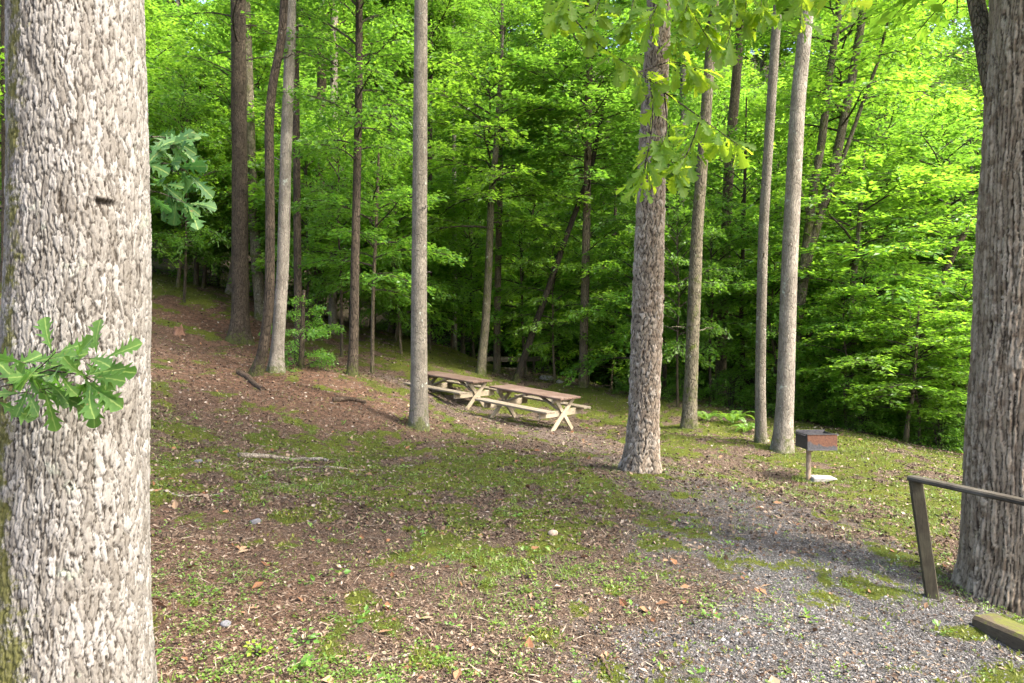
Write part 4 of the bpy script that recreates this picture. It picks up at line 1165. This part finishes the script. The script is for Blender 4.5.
n.out(n.princ(n.ramp(f_, [(.35, (.19, .18, .16)), (.65, (.30, .29, .265))]), .9, n('ShaderNodeBump', {'Strength': .4, 'Distance': .01, 'Height': f_}).outputs[0], .2))
gb = P(812, 481, 11.0); gb[2] = g1(gb[0], gb[1])
grill = empty('charcoal_grill', gb, .03)
tag(grill, 'rusty square park grill on a single post, standing on the grass', 'grill')
topz = P(820, 434.5, 10.8)[2] - gb[2]
gw, gd, gh = .46, .42, .235
cx = P(822, 440, 10.8)[0] - gb[0]; cy0 = -.2; z0 = topz - gh
t = .008
mb = MB(); mb.beam((cx - gw / 2, cy0, z0 + gh / 2), (cx + gw / 2, cy0, z0 + gh / 2), t, gh, bev=.002)
fp = mb.build('front_panel', M['rust'], grill)
mb = MB(); mb.beam((cx - gw / 2, cy0 + gd, z0 + gh / 2 + .01), (cx + gw / 2, cy0 + gd, z0 + gh / 2 + .01), t, gh + .02, bev=.002)
mb.build('back_panel', M['black_steel'], grill)
for sg in (-1, 1):
    mb = MB(); mb.beam((cx + sg * (gw / 2 - .004), cy0 + .005, z0 + gh / 2), (cx + sg * (gw / 2 - .004), cy0 + gd - .005, z0 + gh / 2), t, gh - .004, bev=.002)
    mb.build('side_panel', M['black_steel'], grill)
    mb = MB(); xr = cx + sg * (gw / 2 + .03)
    mb.tube(np.array([[cx + sg * gw / 2, cy0 + .03, z0 + gh - .03], [xr, cy0 + .03, z0 + gh - .02], [xr, cy0 + gd - .03, z0 + gh - .02], [cx + sg * gw / 2, cy0 + gd - .03, z0 + gh - .03]]), .008, 8)
    mb.build('side_handle', M['black_steel'], grill, smooth=True)
mb = MB(); mb.beam((cx - gw / 2 + .006, cy0 + gd / 2, z0 + .006), (cx + gw / 2 - .006, cy0 + gd / 2, z0 + .006), gd - .012, .01, bev=.002)
mb.build('firebox_floor', M['black_steel'], grill)
mb = MB()
for k in range(16):
    x = cx - gw / 2 + .03 + k * (gw - .06) / 15
    mb.tube(np.array([[x, cy0 + .16, z0 + gh - .035], [x, cy0 + gd - .02, z0 + gh - .035]]), .005, 6)
mb.tube(np.array([[cx - gw / 2 + .015, cy0 + .16, z0 + gh - .043], [cx + gw / 2 - .015, cy0 + .16, z0 + gh - .043]]), .006, 6)
mb.build('cooking_grate', M['black_steel'], grill, smooth=True)
mb = MB()
mb.beam((cx - gw / 2 - .012, cy0 - .004, z0 + gh + .003), (cx + gw / 2 + .012, cy0 - .004, z0 + gh + .003), .016, .012, bev=.002)
mb.beam((cx - gw / 2 - .004, cy0 - .004, z0 - .004), (cx + gw / 2 + .004, cy0 - .004, z0 - .004), .016, .012, bev=.002)
mb.build('rim', M['black_steel'], grill)
mb = MB(); mb.tube(np.array([[cx - .12, 0, -.2], [cx - .12, 0, z0 - .02], [cx - .12, 0, z0]]), .036, 16)
mb.build('post', M['post'], grill, smooth=True)
mb = MB(); mb.beam((cx - .16, 0, z0 - .012), (cx + .06, 0, z0 - .012), .16, .012, bev=.002)
mb.build('mounting_plate', M['black_steel'], grill)
pad = P(824, 483, 10.9)
mb = MB(); mb.beam((-.17, 0, .02), (.19, -.02, .01), .27, .08, bev=.012)
pd = mb.build('concrete_pad', M['concrete'], None, (gb[0] + cx - .0 + .07, gb[1] - .02, g1(gb[0] + cx, gb[1]) + .015))
tag(pd, 'small pale concrete slab on the grass at the foot of the grill post', 'concrete slab')

# ------------------------------------------------------------------ handrail and timber
M['rail_wood'] = wood_mat('weathered_rail_wood', (.022, .018, .011), (.06, .05, .03), 1., .2, along=(6, 6, 1.2), grey=(.065, .06, .036))
M['rail_top'] = wood_mat('weathered_rail_top', (.022, .018, .013), (.06, .05, .037), 1., .1, along=(8, 1.2, 8), grey=(.08, .072, .058))
M['timber'] = wood_mat('mossy_timber', (.04, .03, .02), (.10, .077, .05), 1., .6, along=(8, 1.2, 8))
fpt = P(932, 597, 5.2); fpt[2] = g1(fpt[0], fpt[1])
hr = empty('wooden_handrail', fpt)
tag(hr, 'weathered wooden handrail on a leaning post in front of the ridged trunk', 'handrail')
ptop = P(915.5, 480, 5.2) - fpt
mb = MB(); d = ptop
mb.beam(-d * .25 + np.array([0, 0, 0]), d * 1.0, .085, .065, up=(.35, 1, 0), bev=.006)
mb.build('post', M['rail_wood'], hr)
r0 = P(910, 477.5, 5.22) - fpt; r1 = P(1024, 502, 4.45) - fpt
r2 = r0 + (r1 - r0) * 2.9
mb = MB(); mb.beam(r0, r2, .085, .036, bev=.01)
mb.build('rail', M['rail_top'], hr)
q2 = r0 + (r1 - r0) * 2.75
gzz = g1(fpt[0] + q2[0], fpt[1] + q2[1]) - fpt[2]
mb = MB(); mb.beam((q2[0], q2[1], gzz - .2), (q2[0], q2[1], q2[2] - .02), .10, .09, up=(.35, 1, 0), bev=.006)
mb.build('post', M['rail_wood'], hr)

tb = P(985, 630, 4.72); tb[2] = g1(tb[0], tb[1])
tm = empty('landscape_timber', tb)
mb = MB()
a0 = P(982, 631, 4.75) - tb; a1 = P(1085, 676, 4.1) - tb
mb.beam(a0 - np.array([0, 0, .045]), a1 + (a1 - a0) * .6 - np.array([0, 0, .045]), .2, .33, bev=.02)
tmo = mb.build('timber', M['timber'], tm)
bpy.data.objects.remove(tm)
tmo.name = 'landscape_timber'; tmo.location = [float(c) for c in tb]
tag(tmo, 'squared mossy timber lying on the gravel in front of the ridged trunk', 'timber')

# ------------------------------------------------------------------ footbridge in the shade
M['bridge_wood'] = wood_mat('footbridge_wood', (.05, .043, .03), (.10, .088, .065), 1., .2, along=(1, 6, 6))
fb = np.array([.55, 26.6, 0.]); fb[2] = P(535, 368, 26.6)[2]
br = empty('footbridge', fb, math.radians(28))
tag(br, 'weathered plank footbridge with a side rail over the creek, in deep shade', 'footbridge')
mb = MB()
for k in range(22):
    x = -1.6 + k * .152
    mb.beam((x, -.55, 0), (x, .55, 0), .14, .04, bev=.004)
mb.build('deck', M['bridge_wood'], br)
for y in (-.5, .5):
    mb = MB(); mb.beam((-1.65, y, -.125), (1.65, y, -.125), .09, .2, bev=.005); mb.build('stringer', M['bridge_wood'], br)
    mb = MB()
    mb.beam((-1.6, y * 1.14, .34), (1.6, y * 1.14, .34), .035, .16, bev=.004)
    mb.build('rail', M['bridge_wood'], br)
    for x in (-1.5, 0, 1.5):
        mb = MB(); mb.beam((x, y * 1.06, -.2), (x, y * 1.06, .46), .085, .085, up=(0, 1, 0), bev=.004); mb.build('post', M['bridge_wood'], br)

# creek water
m, nt = newmat('creek_water'); n = N(nt)
co = n('ShaderNodeTexCoord').outputs['Object']
bp = n('ShaderNodeBump', {'Strength': .3, 'Distance': .03, 'Height': n.noise(co, 6., 4)}).outputs[0]
n.out(n.princ((.018, .02, .014), .08, bp, .5))
xs = np.linspace(-2.5, 20, 60); cyv = creek_y(xs)
zc = gz(xs, cyv) + .14
zc = np.minimum.accumulate(np.convolve(np.pad(zc, 6, 'edge'), np.ones(13) / 13, 'valid'))
vv = np.concatenate([np.stack([xs, cyv - .9, zc], 1), np.stack([xs, cyv + .9, zc], 1)])
q = np.array([(i, i + 1, 60 + i + 1, 60 + i) for i in range(59)])
tag(link('creek_water', mesh_np('creek_water', vv, [q], m)), None, None, kind='structure')

# ------------------------------------------------------------------ rocks, logs, sticks, stump
m, nt = newmat('creek_rock'); n = N(nt); M['rock'] = m
co = n('ShaderNodeTexCoord').outputs['Object']
f1 = n.noise(co, 6., 6, .7)
n.out(n.princ(n.mix(n.rng(n.noise(co, 4., 5), .5, .62), n.ramp(f1, [(.3, (.11, .10, .085)), (.7, (.28, .26, .23))]), (.08, .09, .03)), .9, n('ShaderNodeBump', {'Strength': .7, 'Distance': .03, 'Height': f1}).outputs[0], .2))


def rock_mesh(name, seed, mat, flat=.6):
    rng = np.random.default_rng(seed)
    nu, nv_ = 20, 12
    a = np.linspace(0, 2 * np.pi, nu, endpoint=False); b = np.linspace(.02, np.pi - .02, nv_)
    A, Bv = np.meshgrid(a, b)
    d = np.stack([np.cos(A) * np.sin(Bv), np.sin(A) * np.sin(Bv), np.cos(Bv)], -1)
    r = np.ones(A.shape)
    for _ in range(9):
        nrmv = nrm(rng.normal(0, 1, 3)); lim_ = rng.uniform(.62, .9)
        dt = d @ nrmv
        r = np.minimum(r, np.where(dt > .05, lim_ / np.maximum(dt, .05), 9))
    v = d * r[..., None] * np.array([1, .75, flat])
    i = np.arange(nv_ - 1)[:, None] * nu; k = np.arange(nu)[None]; k2 = (k + 1) % nu
    q_ = np.stack([i + k2, i + k, i + nu + k, i + nu + k2], -1).reshape(-1, 4)
    return mesh_np(name, v.reshape(-1, 3), [q_], mat, None, True)


rk = [rock_mesh('creek_rock', s, M['rock']) for s in (1, 2, 3)]
RK = [(546, 380, .22, 'pale flat rock at the creek edge behind the nearer picnic table', None, 24), (560, 383, .15, 'small pale rock beside the flat creek rock', None, 24)]
for k, (u, v, s, lab, gr, y0) in enumerate(RK):
    p = GP(u, v, 18, 30)
    o = link('creek_rock', rk[k % 3], None, (p[0], p[1], p[2] + s * .15)); o.scale = (s, s, s); o.rotation_euler = (0, 0, k * 1.3)
    tag(o, lab, 'rock', gr)
for k, (x, dy, s) in enumerate([(3.2, -.8, .35), (4.4, -.7, .45), (5.6, -.8, .4), (6.8, -.7, .5), (8.1, -.8, .38), (9.5, -.7, .5), (10.8, -.8, .45), (2.2, -.6, .3)]):
    y = float(creek_y(x)) + dy
    o = link('creek_rock', rk[k % 3], None, (x, y, g1(x, y) + s * .1)); o.scale = (s, s, s); o.rotation_euler = (0, 0, k * 1.9)
    tag(o, 'grey mossy rock in the shadow along the creek', 'rock', 'rocks along the creek')
p = GP(553, 536)
m, nt = newmat('pale_stone'); n = N(nt)
n.out(n.princ(n.ramp(n.noise(n('ShaderNodeTexCoord').outputs['Object'], 9., 5), [(.35, (.22, .16, .11)), (.65, (.34, .27, .21))]), .9))
o = link('stone', rock_mesh('stone', 12, m, .7), None, (p[0], p[1], p[2] + .015)); o.scale = (.05, .05, .05)
tag(o, 'fist-sized pale tan stone on the bare ground in front of the plated trunk', 'stone')
m, nt = newmat('grey_stone'); n = N(nt)
n.out(n.princ(n.ramp(n.noise(n('ShaderNodeTexCoord').outputs['Object'], 9., 5), [(.35, (.07, .07, .075)), (.65, (.14, .14, .145))]), .9))
gs = rock_mesh('stone', 14, m, .6)
for u, v, s, lab in ((226, 627, .035, 'grey-blue stone on the red soil beside the huge pale oak'), (255, 524, .05, 'dark grey stone half sunk in moss below the long fallen log'), (198, 463, .05, 'dark grey stone left of the fallen log')):
    p = GP(u, v); o = link('stone', gs, None, (p[0], p[1], p[2] + s * .25)); o.scale = (s, s, s); o.rotation_euler = (0, 0, u); tag(o, lab, 'stone')

M['log_pale'] = bark_mat('log_pale', (.16, .13, .095), (.34, .30, .24), 24, .4, .1, .1, .01, foot_moss=0.)
M['log_dark'] = bark_mat('log_dark', (.055, .038, .025), (.13, .092, .064), 24, .4, .1, 0, .01, foot_moss=0.)


def stick(name, px_, r, mat, label, cat, wob=.0, sides=8, lift=.6):
    pts = np.array([GP(u, v) for u, v in px_])
    tt = np.linspace(0, 1, 24); kk = np.linspace(0, 1, len(pts))
    p2 = np.stack([np.interp(tt, kk, pts[:, c]) for c in range(3)], 1)
    for _ in range(3):
        p2[1:-1] = (p2[:-2] + 2 * p2[1:-1] + p2[2:]) / 4
    rng = np.random.default_rng(int(px_[0][0]))
    p2 += rng.normal(0, wob, p2.shape)
    p2[:, 2] = gz(p2[:, 0], p2[:, 1]) + r * lift
    b = p2[0].copy()
    mb = MB(); mb.tube(p2 - b, r * (1 - .35 * tt) * (1 + rng.normal(0, .06, 24)), sides)
    return tag(mb.build(name, mat, None, b, smooth=True), label, cat)


stick('fallen_log', [(238, 457), (270, 458), (300, 461), (328, 462)], .035, M['log_pale'], 'pale peeling fallen log on mossy ground right of the huge oak', 'log', .004)
stick('fallen_branch', [(262, 474), (300, 468), (340, 469), (365, 471)], .014, M['log_pale'], 'thin bleached branch just below the fallen log', 'branch', .006)
stick('fallen_branch', [(150, 492), (168, 493), (180, 498), (200, 496), (222, 495)], .012, M['log_pale'], 'crooked grey stick touching the edge of the huge oak trunk', 'branch', .004)
stick('fallen_branch', [(215, 471), (235, 466), (250, 455), (265, 447)], .008, M['log_pale'], 'thin forked stick leaning off the left end of the fallen log', 'branch', .004)
stick('fallen_log', [(239, 374), (250, 381), (263, 391)], .06, M['log_dark'], 'dark rotten log piece beside the close pair of trunks', 'log', .006)
stick('fallen_log', [(333, 402), (350, 401), (366, 404)], .05, M['log_dark'], 'dark short log on the slope left of the smooth grey trunk', 'log', .006)
stick('half_buried_root', [(150, 535), (180, 538), (210, 540), (240, 540)], .035, M['log_dark'], 'long half buried dark root in the soil beside the huge oak', 'root', .006, lift=.0)
stick('twig', [(596, 655), (606, 668), (612, 683)], .012, M['log_dark'], 'dark broken twig at the bottom edge of the gravel', 'twig', .004)
stick('twig', [(380, 663), (395, 660), (412, 657)], .009, M['log_pale'], 'pale broken twig on the leaf litter at the bottom edge', 'twig', .002)
stick('twig', [(701, 607), (715, 606), (735, 608)], .007, M['log_pale'], 'thin grey twig lying across the gravel', 'twig', .003)
sp = GP(178, 334, 8)
st = empty('tree_stump', sp); tag(st, 'small reddish broken stump on the red bank', 'stump')
M['stump'] = wood_mat('stump_wood', (.09, .045, .028), (.17, .095, .06), 1., along=(8, 8, 1))
rng = np.random.default_rng(3)
a = np.linspace(0, 2 * np.pi, 28, endpoint=False)
ro = .11 + .02 * np.sin(a * 3) + rng.normal(0, .004, 28)
v = [np.stack([ro * 1.35 * np.cos(a), ro * 1.35 * np.sin(a), np.full(28, -.05)], 1), np.stack([ro * np.cos(a), ro * np.sin(a), np.full(28, .06)], 1),
     np.stack([ro * .92 * np.cos(a), ro * .92 * np.sin(a), .07 + .17 * rng.uniform(0, 1, 28) ** 2 + .03 * np.cos(a - 1)], 1), np.stack([ro * .5 * np.cos(a), ro * .5 * np.sin(a), .13 + .05 * rng.uniform(0, 1, 28)], 1), np.stack([0 * a, 0 * a, 0 * a + .12], 1)]
q = np.concatenate([np.array([(r * 28 + k, r * 28 + (k + 1) % 28, r * 28 + 28 + (k + 1) % 28, r * 28 + 28 + k) for k in range(28)]) for r in range(4)])
link('stump_wood', mesh_np('stump_wood', np.concatenate(v), [q], M['stump']), st)

# ------------------------------------------------------------------ ground cover (uncountable)
def scatter(n, y0, y1, power, seed, wide=1.12):
    """points on the clearing, thinning with distance"""
    rng = np.random.default_rng(seed)
    u = rng.uniform(0, 1, n)
    e = 1 - power
    y = (y0 ** e + u * (y1 ** e - y0 ** e)) ** (1 / e) if abs(e) > 1e-6 else y0 * (y1 / y0) ** u
    x = rng.uniform(-1, 1, n) * y * 512 / F * wide
    return x, y, rng


def keep_(x, y, p, rng):
    k = rng.uniform(0, 1, len(x)) < p
    return x[k], y[k]


def slope_n(x, y):
    e = .05
    dx = (base_z(x + e, y) - base_z(x - e, y)) / (2 * e); dy = (base_z(x, y + e) - base_z(x, y - e)) / (2 * e)
    return nrm(np.stack([-dx, -dy, np.ones_like(x)], 1))


# gravel
x, y, rng = scatter(170000, 3.0, 12, 2.1, 41)
gmk = masks(x, y)
x, y = keep_(x, y, np.clip(gmk[0] * 1.0 + gmk[1] * .35 + .015, 0, 1), rng)
z = gz(x, y)
s = .0030 + .0062 * rng.uniform(0, 1, len(x)) ** 1.6 + .009 * (rng.uniform(0, 1, len(x)) > .985) * (1 + .03 * y)
octv = np.array([(1, 0, 0), (0, 1, 0), (-1, 0, 0), (0, -1, 0), (0, 0, 1), (0, 0, -.6)])
octf = np.array([(0, 1, 4), (1, 2, 4), (2, 3, 4), (3, 0, 4)])
jit = rng.uniform(.6, 1.3, (len(x), 6, 1))
ang = rng.uniform(0, 6.28, len(x)); ca, sa = np.cos(ang), np.sin(ang)
ov = octv[None] * jit * np.stack([np.ones(len(x)), rng.uniform(.55, 1, len(x)), rng.uniform(.45, .8, len(x))], 1)[:, None]
rx = ov[..., 0] * ca[:, None] - ov[..., 1] * sa[:, None]; ry = ov[..., 0] * sa[:, None] + ov[..., 1] * ca[:, None]
tl = rng.normal(0, .35, (len(x), 2))
rz_ = ov[..., 2] + rx * tl[:, :1] + ry * tl[:, 1:]
V = np.stack([x[:, None] + rx * s[:, None], y[:, None] + ry * s[:, None], z[:, None] + rz_ * s[:, None] + s[:, None] * .25], -1)
Q = (np.arange(len(x))[:, None, None] * 6 + octf[None]).reshape(-1, 3)
m, nt = newmat('gravel_stone'); n = N(nt)
n.out(n.princ(n.ramp(n.attr('rnd'), [(0, (.03, .027, .025)), (.35, (.085, .078, .073)), (.75, (.16, .149, .14)), (.93, (.23, .217, .207)), (1, (.34, .33, .325))]), .85, spec=.25))
tag(link('gravel', mesh_np('gravel', V.reshape(-1, 3), [Q], m, {'rnd': np.repeat(rng.uniform(0, 1, len(x)), 6)})), 'loose grey gravel over the path', None, kind='stuff')

# leaf litter and chips
def litter(n, y0, y1, pw, seed, smin, smax, colors, name, label, dens, wratio=(.25, .6), lift=.006, tilt=.35):
    x, y, rng = scatter(n, y0, y1, pw, seed)
    x, y = keep_(x, y, dens(x, y), rng)
    z = gz(x, y) + lift * rng.uniform(.3, 1.6, len(x))
    nn = nrm(slope_n(x, y) + rng.normal(0, tilt, (len(x), 3)))
    d = rng.normal(0, 1, (len(x), 3)); d = nrm(d - nn * (d * nn).sum(1, keepdims=True))
    ln = smin + (smax - smin) * rng.uniform(0, 1, len(x)) ** 2.2
    ln *= 1 + .035 * np.maximum(y - 5, 0)
    p = np.stack([x, y, z], 1) - d * ln[:, None] * .5
    v, q_ = quad_leaves(p, d, nn, ln, ln * rng.uniform(*wratio, len(x)), rng)
    m, nt = newmat(name); n_ = N(nt)
    n_.out(n_.princ(n_.ramp(n_.attr('rnd'), colors), .85, spec=.2))
    tag(link(name, mesh_np(name, v, [q_], m, {'rnd': np.repeat(rng.uniform(0, 1, len(x)), 4)})), label, None, kind='stuff')


def litd(x, y):
    g, dd, mo, so, wo, pa = masks(x, y)
    return np.clip(1 - mo * .4 - g * .72, .08, 1) * (1 - wo)


litter(160000, 3.0, 24, 1.65, 51, .010, .045, [(0, (.018, .011, .007)), (.4, (.08, .05, .032)), (.7, (.15, .105, .072)), (.94, (.21, .16, .115)), (1, (.29, .24, .185))], 'leaf_litter', 'brown crumbled leaves and bark chips', litd)
litter(110000, 6.0, 24, .9, 54, .014, .06, [(0, (.02, .013, .008)), (.35, (.075, .048, .031)), (.7, (.135, .093, .064)), (.93, (.205, .158, .117)), (1, (.31, .265, .21))], 'leaf_litter', 'brown leaf crumbs and chips over the far half of the clearing', litd, (.3, .7), .010, .6)
litter(3200, 3.0, 24, .9, 52, .05, .11, [(0, (.09, .04, .02)), (.4, (.18, .09, .045)), (.8, (.24, .165, .10)), (1, (.31, .25, .185))], 'fallen_leaves', 'dry tan and rusty fallen leaves', lambda x, y: .12 + .16 * litd(x, y), (.4, .65), .016, .5)
litter(26000, 3.0, 22, 1.45, 53, .04, .16, [(0, (.04, .028, .02)), (.5, (.12, .086, .06)), (1, (.30, .25, .19))], 'twig_litter', 'thin broken twigs and pine needles', lambda x, y: .5 * litd(x, y), (.03, .07), .012, .25)

# small weeds: rosettes of round leaves
def weeds(n, y0, y1, pw, seed, size, mat, name, label, dens, per=6, up_=.35):
    x, y, rng = scatter(n, y0, y1, pw, seed)
    x, y = keep_(x, y, dens(x, y), rng)
    z = gz(x, y)
    k = len(x)
    pr = np.repeat(np.stack([x, y, z], 1), per, 0)
    sz = np.repeat(rng.uniform(.5, 1.3, k), per)
    az = rng.uniform(0, 6.28, k * per)
    d = nrm(np.stack([np.cos(az), np.sin(az), rng.uniform(.0, up_ * 2, k * per)], 1))
    st_ = rng.uniform(.1, 1.1, k * per) * size * sz
    p = pr + d * st_[:, None] + np.stack([rng.normal(0, size * .4, k * per), rng.normal(0, size * .4, k * per), rng.uniform(.0, 1.2, k * per) * size], 1)
    nn = nrm(np.stack([-np.cos(az) * .3, -np.sin(az) * .3, np.ones(k * per)], 1) + rng.normal(0, .3, (k * per, 3)))
    ln = size * sz * rng.uniform(.6, 1.2, k * per)
    v, q_ = quad_leaves(p, d, nn, ln, ln * rng.uniform(.5, .85, k * per), rng)
    tag(link(name, mesh_np(name, v, [q_], mat, {'rnd': np.repeat(rng.uniform(0, 1, k * per), 4)})), label, None, kind='stuff')


def weedd(x, y):
    g, dd, mo, so, wo, pa = masks(x, y)
    cl = sstep(.5, .68, fbm(x * 1.7, y * 1.7, 61, 3))
    return (cl * .8 * (1 - so * .4) + .14) * (1 - g * .75) * (1 - wo) * (.55 + .6 * mo)


weeds(56000, 3.0, 18, 1.25, 62, .018, M['weed'], 'low_weeds', 'low green weeds and clover on the clearing', weedd, 6)
weeds(300, 3.0, 12, 1.5, 63, .038, M['weed'], 'broadleaf_weeds', 'small broad leaved weeds on the clearing', lambda x, y: .45 * (1 - masks(x, y)[4]) * (1 - masks(x, y)[0] * .7), 9, .5)


def mossd(x, y):
    g, dd, mo, so, wo, pa = masks(x, y)
    return mo * (.25 + .75 * sstep(.42, .62, fbm(x * 5, y * 5, 88, 3))) * (1 - wo)


# moss cushions: tiny upright flecks
x, y, rng = scatter(60000, 3.0, 26, 1.6, 71)
x, y = keep_(x, y, mossd(x, y), rng)
z = gz(x, y); k = len(x)
d = nrm(np.stack([rng.normal(0, .5, k), rng.normal(0, .5, k), np.ones(k)], 1)); nn = nrm(rng.normal(0, 1, (k, 3)))
ln = rng.uniform(.012, .035, k) * (1 + .03 * y)
v, q_ = quad_leaves(np.stack([x, y, z], 1), d, nn, ln, ln * rng.uniform(.35, .7, k), rng)
m = leaf_mat('moss_fleck', (.05, .066, .012), (.095, .112, .016), (.15, .152, .024), .2, (.2, .24, .02))
tag(link('moss', mesh_np('moss', v, [q_], m, {'rnd': np.repeat(rng.uniform(0, 1, k), 4)})), 'yellow green moss over the clearing', None, kind='stuff')

# grass tufts
def grassd(x, y):
    g, dd, mo, so, wo, pa = masks(x, y)
    cl = sstep(.52, .66, fbm(x * 1.1 + 9, y * 1.1, 81, 3))
    right = np.exp(-(((x - 5.) / 2.4) ** 2 + ((y - 11.) / 3.4) ** 2))
    return np.clip(cl * (.25 + .6 * mo) + right * .6 * (1 - dd * .7) * (1 - g * .7), 0, 1) * (1 - wo) * (1 - g * .8) * (1 - so * .7)


x, y, rng = scatter(5200, 3.2, 20, 1.2, 82)
x, y = keep_(x, y, grassd(x, y), rng)
per = 14; k = len(x) * per
z = gz(x, y)
pr = np.repeat(np.stack([x, y, z], 1), per, 0) + np.c_[rng.normal(0, .035, (k, 2)), np.zeros(k)]
az = rng.uniform(0, 6.28, k); lean = rng.uniform(.2, .9, k)
d = nrm(np.stack([np.cos(az) * lean, np.sin(az) * lean, np.ones(k)], 1))
nn = nrm(np.stack([-np.cos(az), -np.sin(az), lean], 1))
ln = rng.uniform(.03, .085, k)
v, q_ = quad_leaves(pr, d, nn, ln, rng.uniform(.004, .007, k), rng)
tag(link('grass', mesh_np('grass', v, [q_], M['grass'], {'rnd': np.repeat(rng.uniform(0, 1, k), 4)})), 'short green grass tufts on the clearing', None, kind='stuff')

# longer grass left standing round the feet of the trees
BR = [(-1.6, 12.2, .17), (1.7, 9.5, .3), (4.85, 12.8, .24), (4.66, 13.3, .16), (3.73, 15, .2), (3.95, 5.55, .5), (-5.0, 14, .25), (-4.7, 14.4, .22), (-3.4, 15, .17), (4.64, 11., .06), (2.95, 5.2, .07), (-.0, 20, .15), (2.0, 20, .15), (-.95, 20, .14)]
rng = np.random.default_rng(90)
bx = np.concatenate([np.full(16, b[0]) for b in BR]); by = np.concatenate([np.full(16, b[1]) for b in BR]); br_ = np.concatenate([np.full(16, b[2]) for b in BR])
a_ = rng.uniform(0, 6.28, len(bx)); rr = br_ * 1.0 + rng.exponential(.09, len(bx))
x = bx + np.cos(a_) * rr; y = by + np.sin(a_) * rr
per = 8; k = len(x) * per
pr = np.repeat(np.stack([x, y, gz(x, y)], 1), per, 0) + np.c_[rng.normal(0, .03, (k, 2)), np.zeros(k)]
az = rng.uniform(0, 6.28, k); lean = rng.uniform(.2, 1.1, k)
d = nrm(np.stack([np.cos(az) * lean, np.sin(az) * lean, np.ones(k)], 1)); nn = nrm(np.stack([-np.cos(az), -np.sin(az), lean], 1))
v, q_ = quad_leaves(pr, d, nn, rng.uniform(.02, .075, k), rng.uniform(.003, .007, k), rng)
tag(link('grass', mesh_np('grass', v, [q_], M['grass'], {'rnd': np.repeat(rng.uniform(0, 1, k), 4)})), 'grass blades round the feet of the trees', None, kind='stuff')

# a few plants one can point to
def small_plant(u, v, s, mat, label, n=26, seed=1, y0=3.):
    rng = np.random.default_rng(seed)
    p0 = GP(u, v, y0)
    root = empty('weed_plant', p0); tag(root, label, 'plant')
    p, d = [], []
    mb = MB()
    for k in range(n):
        az = rng.uniform(0, 6.28); e = rng.uniform(.2, 1.2); r = s * rng.uniform(.3, 1.)
        tip = np.array([math.cos(az) * math.cos(e), math.sin(az) * math.cos(e), math.sin(e)]) * r
        mb.tube(np.array([[0, 0, -.01], tip * .5 + [0, 0, s * .1], tip]), .0015, 3, False)
        p.append(tip); d.append(nrm(np.array([math.cos(az), math.sin(az), rng.uniform(-.2, .5)])))
    p = np.array(p); d = np.array(d)
    nn = nrm(rng.normal(0, .35, p.shape) + [0, -.2, 1])
    ln = s * rng.uniform(.28, .5, n)
    v_, q2_ = quad_leaves(p, d, nn, ln, ln * .7, rng)
    mb.build('stem', M['twig'], root)
    link('leaves', mesh_np('leaves', v_, [q2_], mat, {'rnd': np.repeat(rng.uniform(0, 1, n), 4)}), root)


small_plant(257, 655, .07, M['weed_yellow'], 'bright yellow green small weed on the leaf litter near the bottom edge', 30, 2)
small_plant(304, 645, .085, M['weed'], 'larger green weed right of the yellow green one', 28, 3)
small_plant(413, 423, .22, M['weed_yellow'], 'yellow green shoot clinging to the foot of the smooth grey trunk', 26, 4, 9)
small_plant(528, 579, .07, M['weed_yellow'], 'small yellow green weed on bare soil below the plated trunk', 20, 5)
small_plant(325, 330, .0001 + .3, M['weed'], 'small green seedling on the slope left of the reddish dark slim trunk', 24, 6, 9)

# ------------------------------------------------------------------ light, sky, camera
S = Vector((.76, -.40, 1.0)).normalized()
sun = bpy.data.lights.new('sun', 'SUN'); sun.energy = 1.6; sun.angle = math.radians(8); sun.color = (1., .955, .87)
so = bpy.data.objects.new('sun', sun); COL.objects.link(so); so.rotation_euler = S.to_track_quat('Z', 'Y').to_euler(); so.location = (20, -16, 32)
w = bpy.data.worlds.new('World'); SC.world = w; w.use_nodes = True
nt = w.node_tree; nt.nodes.clear()
sky = nt.nodes.new('ShaderNodeTexSky'); sky.sky_type = 'NISHITA'; sky.sun_disc = False
sky.sun_elevation = math.asin(S.z); sky.sun_rotation = math.atan2(S.x, S.y)
sky.air_density = .7; sky.dust_density = 5.0; sky.ozone_density = .6
bg = nt.nodes.new('ShaderNodeBackground'); bg.inputs[1].default_value = .15
ow = nt.nodes.new('ShaderNodeOutputWorld')
nt.links.new(sky.outputs[0], bg.inputs[0]); nt.links.new(bg.outputs[0], ow.inputs[0])

cam = bpy.data.cameras.new('camera'); cam.lens = 25; cam.sensor_width = 36; cam.clip_start = .05; cam.clip_end = 2000
co_ = bpy.data.objects.new('camera', cam); COL.objects.link(co_); co_.location = (0, 0, CAMZ); co_.rotation_euler = (math.pi / 2, 0, 0)
SC.camera = co_
SC.view_settings.view_transform = 'Standard'; SC.view_settings.look = 'None'; SC.view_settings.exposure = 2.72; SC.view_settings.gamma = 1
cy = SC.cycles
cy.max_bounces = 7; cy.diffuse_bounces = 6; cy.glossy_bounces = 2; cy.transmission_bounces = 4; cy.transparent_max_bounces = 4
cy.use_denoising = True
try:
    cy.denoiser = 'OPENIMAGEDENOISE'; cy.denoising_input_passes = 'RGB_ALBEDO_NORMAL'; cy.denoising_prefilter = 'ACCURATE'
except Exception:
    pass
cy.caustics_reflective = False; cy.caustics_refractive = False
